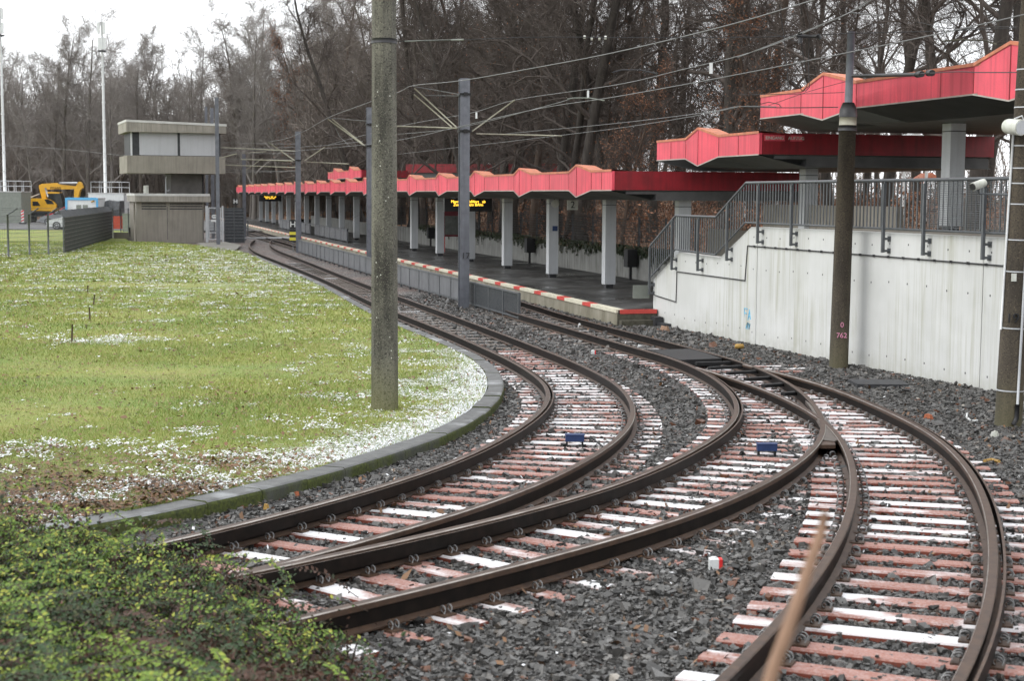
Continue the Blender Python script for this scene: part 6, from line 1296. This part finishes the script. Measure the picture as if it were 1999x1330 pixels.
undergrowth('undergrowth', 'russet undergrowth of dead leaves behind the platform fence', 26000, (9, 60), (8, 34), 1.5, 'copper', .07, seed=3)
undergrowth('undergrowth', 'dim brown undergrowth behind the far half of the platform', 14000, (60, 150), (8, 30), 1.6, 'litter', .10, seed=4)

# ------------------------------------------------------------------ shrubs in the foreground
def shrub(name, label, poly_top, yr, nspray, leafmix, seed, xlim, leafsize, bark_='bark_brown', fill=0, droopy=1., extra=None):
    R_ = np.random.default_rng(seed); tx, ty = zip(*poly_top); stems = MB(); L = {m: [] for m in list(leafmix)+['hedge_dark', 'hedge_brown']}; names = list(leafmix)
    def place(over):
        while True:
            px = R_.uniform(*xlim); top = np.interp(px, tx, ty)+26*mnoise.noise(Vector((px*.02, 3, seed)))+10*mnoise.noise(Vector((px*.07, 5, seed))); py = top+(1400-top)*R_.random()**1.1-R_.exponential(over)
            if py < 1400: break
        dep = np.clip((py-top)/(1400-top), 0, 1); return px, py, yr[1]-(yr[1]-yr[0])*dep, dep
    def leaf(c, u, n_, S):          # pointed oval leaf folded along its midrib
        w = unit(np.cross(n_, u)); f = unit(np.cross(u, w))*S*.10
        return np.stack([c, c+u*S*.45+w*S*.30+f, c+u*S, c+u*S*.45-w*S*.30+f, c+u*S*.5], 1).reshape(-1, 3)
    # shaded inner leaves
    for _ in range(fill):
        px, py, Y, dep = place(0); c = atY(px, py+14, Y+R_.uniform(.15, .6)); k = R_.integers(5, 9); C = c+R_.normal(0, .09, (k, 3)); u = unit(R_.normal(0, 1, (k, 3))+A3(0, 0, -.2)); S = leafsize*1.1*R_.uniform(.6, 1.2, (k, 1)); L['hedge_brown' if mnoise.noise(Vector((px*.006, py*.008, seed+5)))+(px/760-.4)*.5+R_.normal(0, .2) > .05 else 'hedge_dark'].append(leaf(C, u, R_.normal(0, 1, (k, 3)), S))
    P0 = []
    n_ex = extra[1] if extra else 0
    for q_ in range(nspray+n_ex):
        px, py, Y, dep = place(16); Y += R_.normal(0, .36); ln = R_.uniform(.3, .85)
        if q_ >= nspray: px = R_.uniform(-20, 620); py = np.interp(px, *zip(*extra[0]))+R_.uniform(-8, 45); Y = R_.uniform(8.0, 8.8); ln = R_.uniform(.4, .75)
        tip = atY(px, py, Y); P0.append(tip)
        dirv = unit(A3(R_.normal(.45, .65), R_.normal(-.35, .45), R_.uniform(-.05, .95)+.3*(dep < .1))); t = np.linspace(0, 1, 9)[:, None]; base = tip-dirv*ln-A3(0, 0, .05); mid = (base+tip)/2+A3(0, 0, ln*.22*droopy)
        arc = (1-t)**2*base+2*t*(1-t)*mid+t*t*tip; arc[1:-1] += R_.normal(0, .006, (7, 3)); stems.tube(arc, np.linspace(.0032, .0011, 9), 3, cap=False)
        if R_.random() < .3 and base[2] > .55: stems.tube([A3(base[0]+R_.normal(-.1, .15), base[1]+R_.normal(.15, .1), .5), base-dirv*.12-A3(0, 0, .1), base], [.008, .005, .0034], 4, cap=False)
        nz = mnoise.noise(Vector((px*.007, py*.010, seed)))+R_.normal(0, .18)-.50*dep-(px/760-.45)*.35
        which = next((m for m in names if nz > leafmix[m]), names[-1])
        m = int(ln/.0165); f = np.linspace(.12, .999, m)*8; i_ = np.minimum(f.astype(int), 7); c = arc[i_]+(arc[i_+1]-arc[i_])*(f-i_)[:, None]; T = unit(arc[i_+1]-arc[i_]); up = unit(A3(0, -.45, 1)+R_.normal(0, .25, 3)); sd = unit(np.cross(T, up))*np.where(np.arange(m) % 2, 1, -1)[:, None]
        bare = R_.random() < .22; keep = R_.random(m) < (.2 if bare else .9); u = unit(sd*.9+T*.55+R_.normal(0, .18, (m, 3))); S = leafsize*(.65+.5*np.sin(np.linspace(.3, 2.9, m)))[:, None]*R_.uniform(.75, 1.2, (m, 1)); nn = up+R_.normal(0, .28, (m, 3)); V = leaf(c, u, nn, S).reshape(m, 5, 3)[keep].reshape(-1, 3); L[which].append(V)
    base = np.mean(P0[:200], 0)*A3(1, 1, 0)+A3(0, 0, .5); th = thing(name, label, 'shrub', base); obj('stems', stems, MT[bark_], th)
    for m in L:
        if L[m]:
            V = np.concatenate(L[m]); n = len(V)//5; mb = MB(); k = np.arange(n)[:, None, None]*5; mb.add(V, (k+np.array([[0, 1, 4], [1, 2, 4], [2, 3, 4], [3, 0, 4]])[None]).reshape(-1, 3)); obj('foliage', mb, MT[m], th)
TOP = [(-60, 1000), (0, 1005), (90, 1020), (170, 1045), (260, 1068), (330, 1090), (400, 1120), (470, 1148), (540, 1182), (600, 1215), (650, 1250), (700, 1295), (740, 1345), (770, 1400)]
T3 = [(-60, 950), (60, 930), (110, 975), (200, 1010), (300, 1020), (380, 1020), (470, 1078), (560, 1108), (610, 1118), (650, 1155), (760, 1260)]
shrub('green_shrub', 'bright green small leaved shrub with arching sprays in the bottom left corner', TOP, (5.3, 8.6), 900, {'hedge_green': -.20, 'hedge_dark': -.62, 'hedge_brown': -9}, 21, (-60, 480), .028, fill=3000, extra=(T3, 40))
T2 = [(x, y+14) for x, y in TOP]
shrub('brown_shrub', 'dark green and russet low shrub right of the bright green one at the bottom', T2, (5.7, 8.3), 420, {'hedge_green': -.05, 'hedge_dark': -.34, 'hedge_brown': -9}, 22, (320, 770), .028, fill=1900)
# slanting twig close to the camera
tp_ = [atY(x, y, 2.0) for x, y in ((1611, 1000), (1603, 1040), (1575, 1120), (1545, 1210), (1512, 1300), (1490, 1370))]; e = tp_[-1]+(tp_[-1]-tp_[-2])*4; e2 = A3(e[0]-.3, 2.05, .5)
mb = MB(); mb.tube(tp_+[e, e2], [.0050, .0070, .0080, .0088, .0095, .0098, .010, .012], 8); o = obj('twig', mb, MT['twig'], None, loc=e2); tag(o, 'blurred pale brown twig slanting up in the foreground over the right track', 'twig')

# ------------------------------------------------------------------ camera, sky, light
cam = bpy.data.cameras.new('camera'); co = bpy.data.objects.new('camera', cam); COL.objects.link(co); SC.camera = co
cam.sensor_width = 36.; cam.lens = 36.*CF/1999.; cam.clip_end = 6000; cam.clip_start = .1
c, s = math.cos(CRO), math.sin(CRO); st, ct = math.sin(CTH), math.cos(CTH)
from mathutils import Matrix
R = Matrix(((c, -s, 0, 0), (s*st, c*st, -ct, 0), (s*ct, c*ct, st, CH), (0, 0, 0, 1))); co.matrix_world = R
cam.dof.use_dof = True; cam.dof.focus_distance = 24; cam.dof.aperture_fstop = 4.3
W = bpy.data.worlds.new('World'); SC.world = W; W.use_nodes = True; nt = W.node_tree
bg = nt.nodes['Background']; sky = nt.nodes.new('ShaderNodeTexSky'); sky.sky_type = 'NISHITA'; sky.sun_disc = False
EL, AZ = math.radians(42), math.radians(258); sky.sun_elevation = EL; sky.sun_rotation = AZ
bw_ = nt.nodes.new('ShaderNodeRGBToBW'); nt.links.new(sky.outputs[0], bw_.inputs[0])
mx = nt.nodes.new('ShaderNodeMix'); mx.data_type = 'RGBA'; mx.inputs[0].default_value = .90; nt.links.new(bw_.outputs[0], mx.inputs[6]); mx.inputs[7].default_value = (15.2, 15.5, 15.9, 1)
nt.links.new(mx.outputs[2], bg.inputs[0]); bg.inputs[1].default_value = .115
sl = bpy.data.lights.new('sun', 'SUN'); so = bpy.data.objects.new('sun', sl); COL.objects.link(so); sl.energy = 1.5; sl.angle = math.radians(32); sl.color = (1, .97, .93)
dirv = Vector((math.sin(AZ)*math.cos(EL), math.cos(AZ)*math.cos(EL), math.sin(EL))); so.rotation_euler = dirv.to_track_quat('Z', 'Y').to_euler()
SC.view_settings.view_transform = 'Standard'; SC.view_settings.look = 'None'; SC.view_settings.exposure = 0
SC.render.engine = 'CYCLES'; SC.cycles.max_bounces = 4; SC.cycles.diffuse_bounces = 2; SC.cycles.glossy_bounces = 2; SC.cycles.transparent_max_bounces = 4; SC.cycles.use_adaptive_sampling = True; SC.cycles.adaptive_threshold = .03
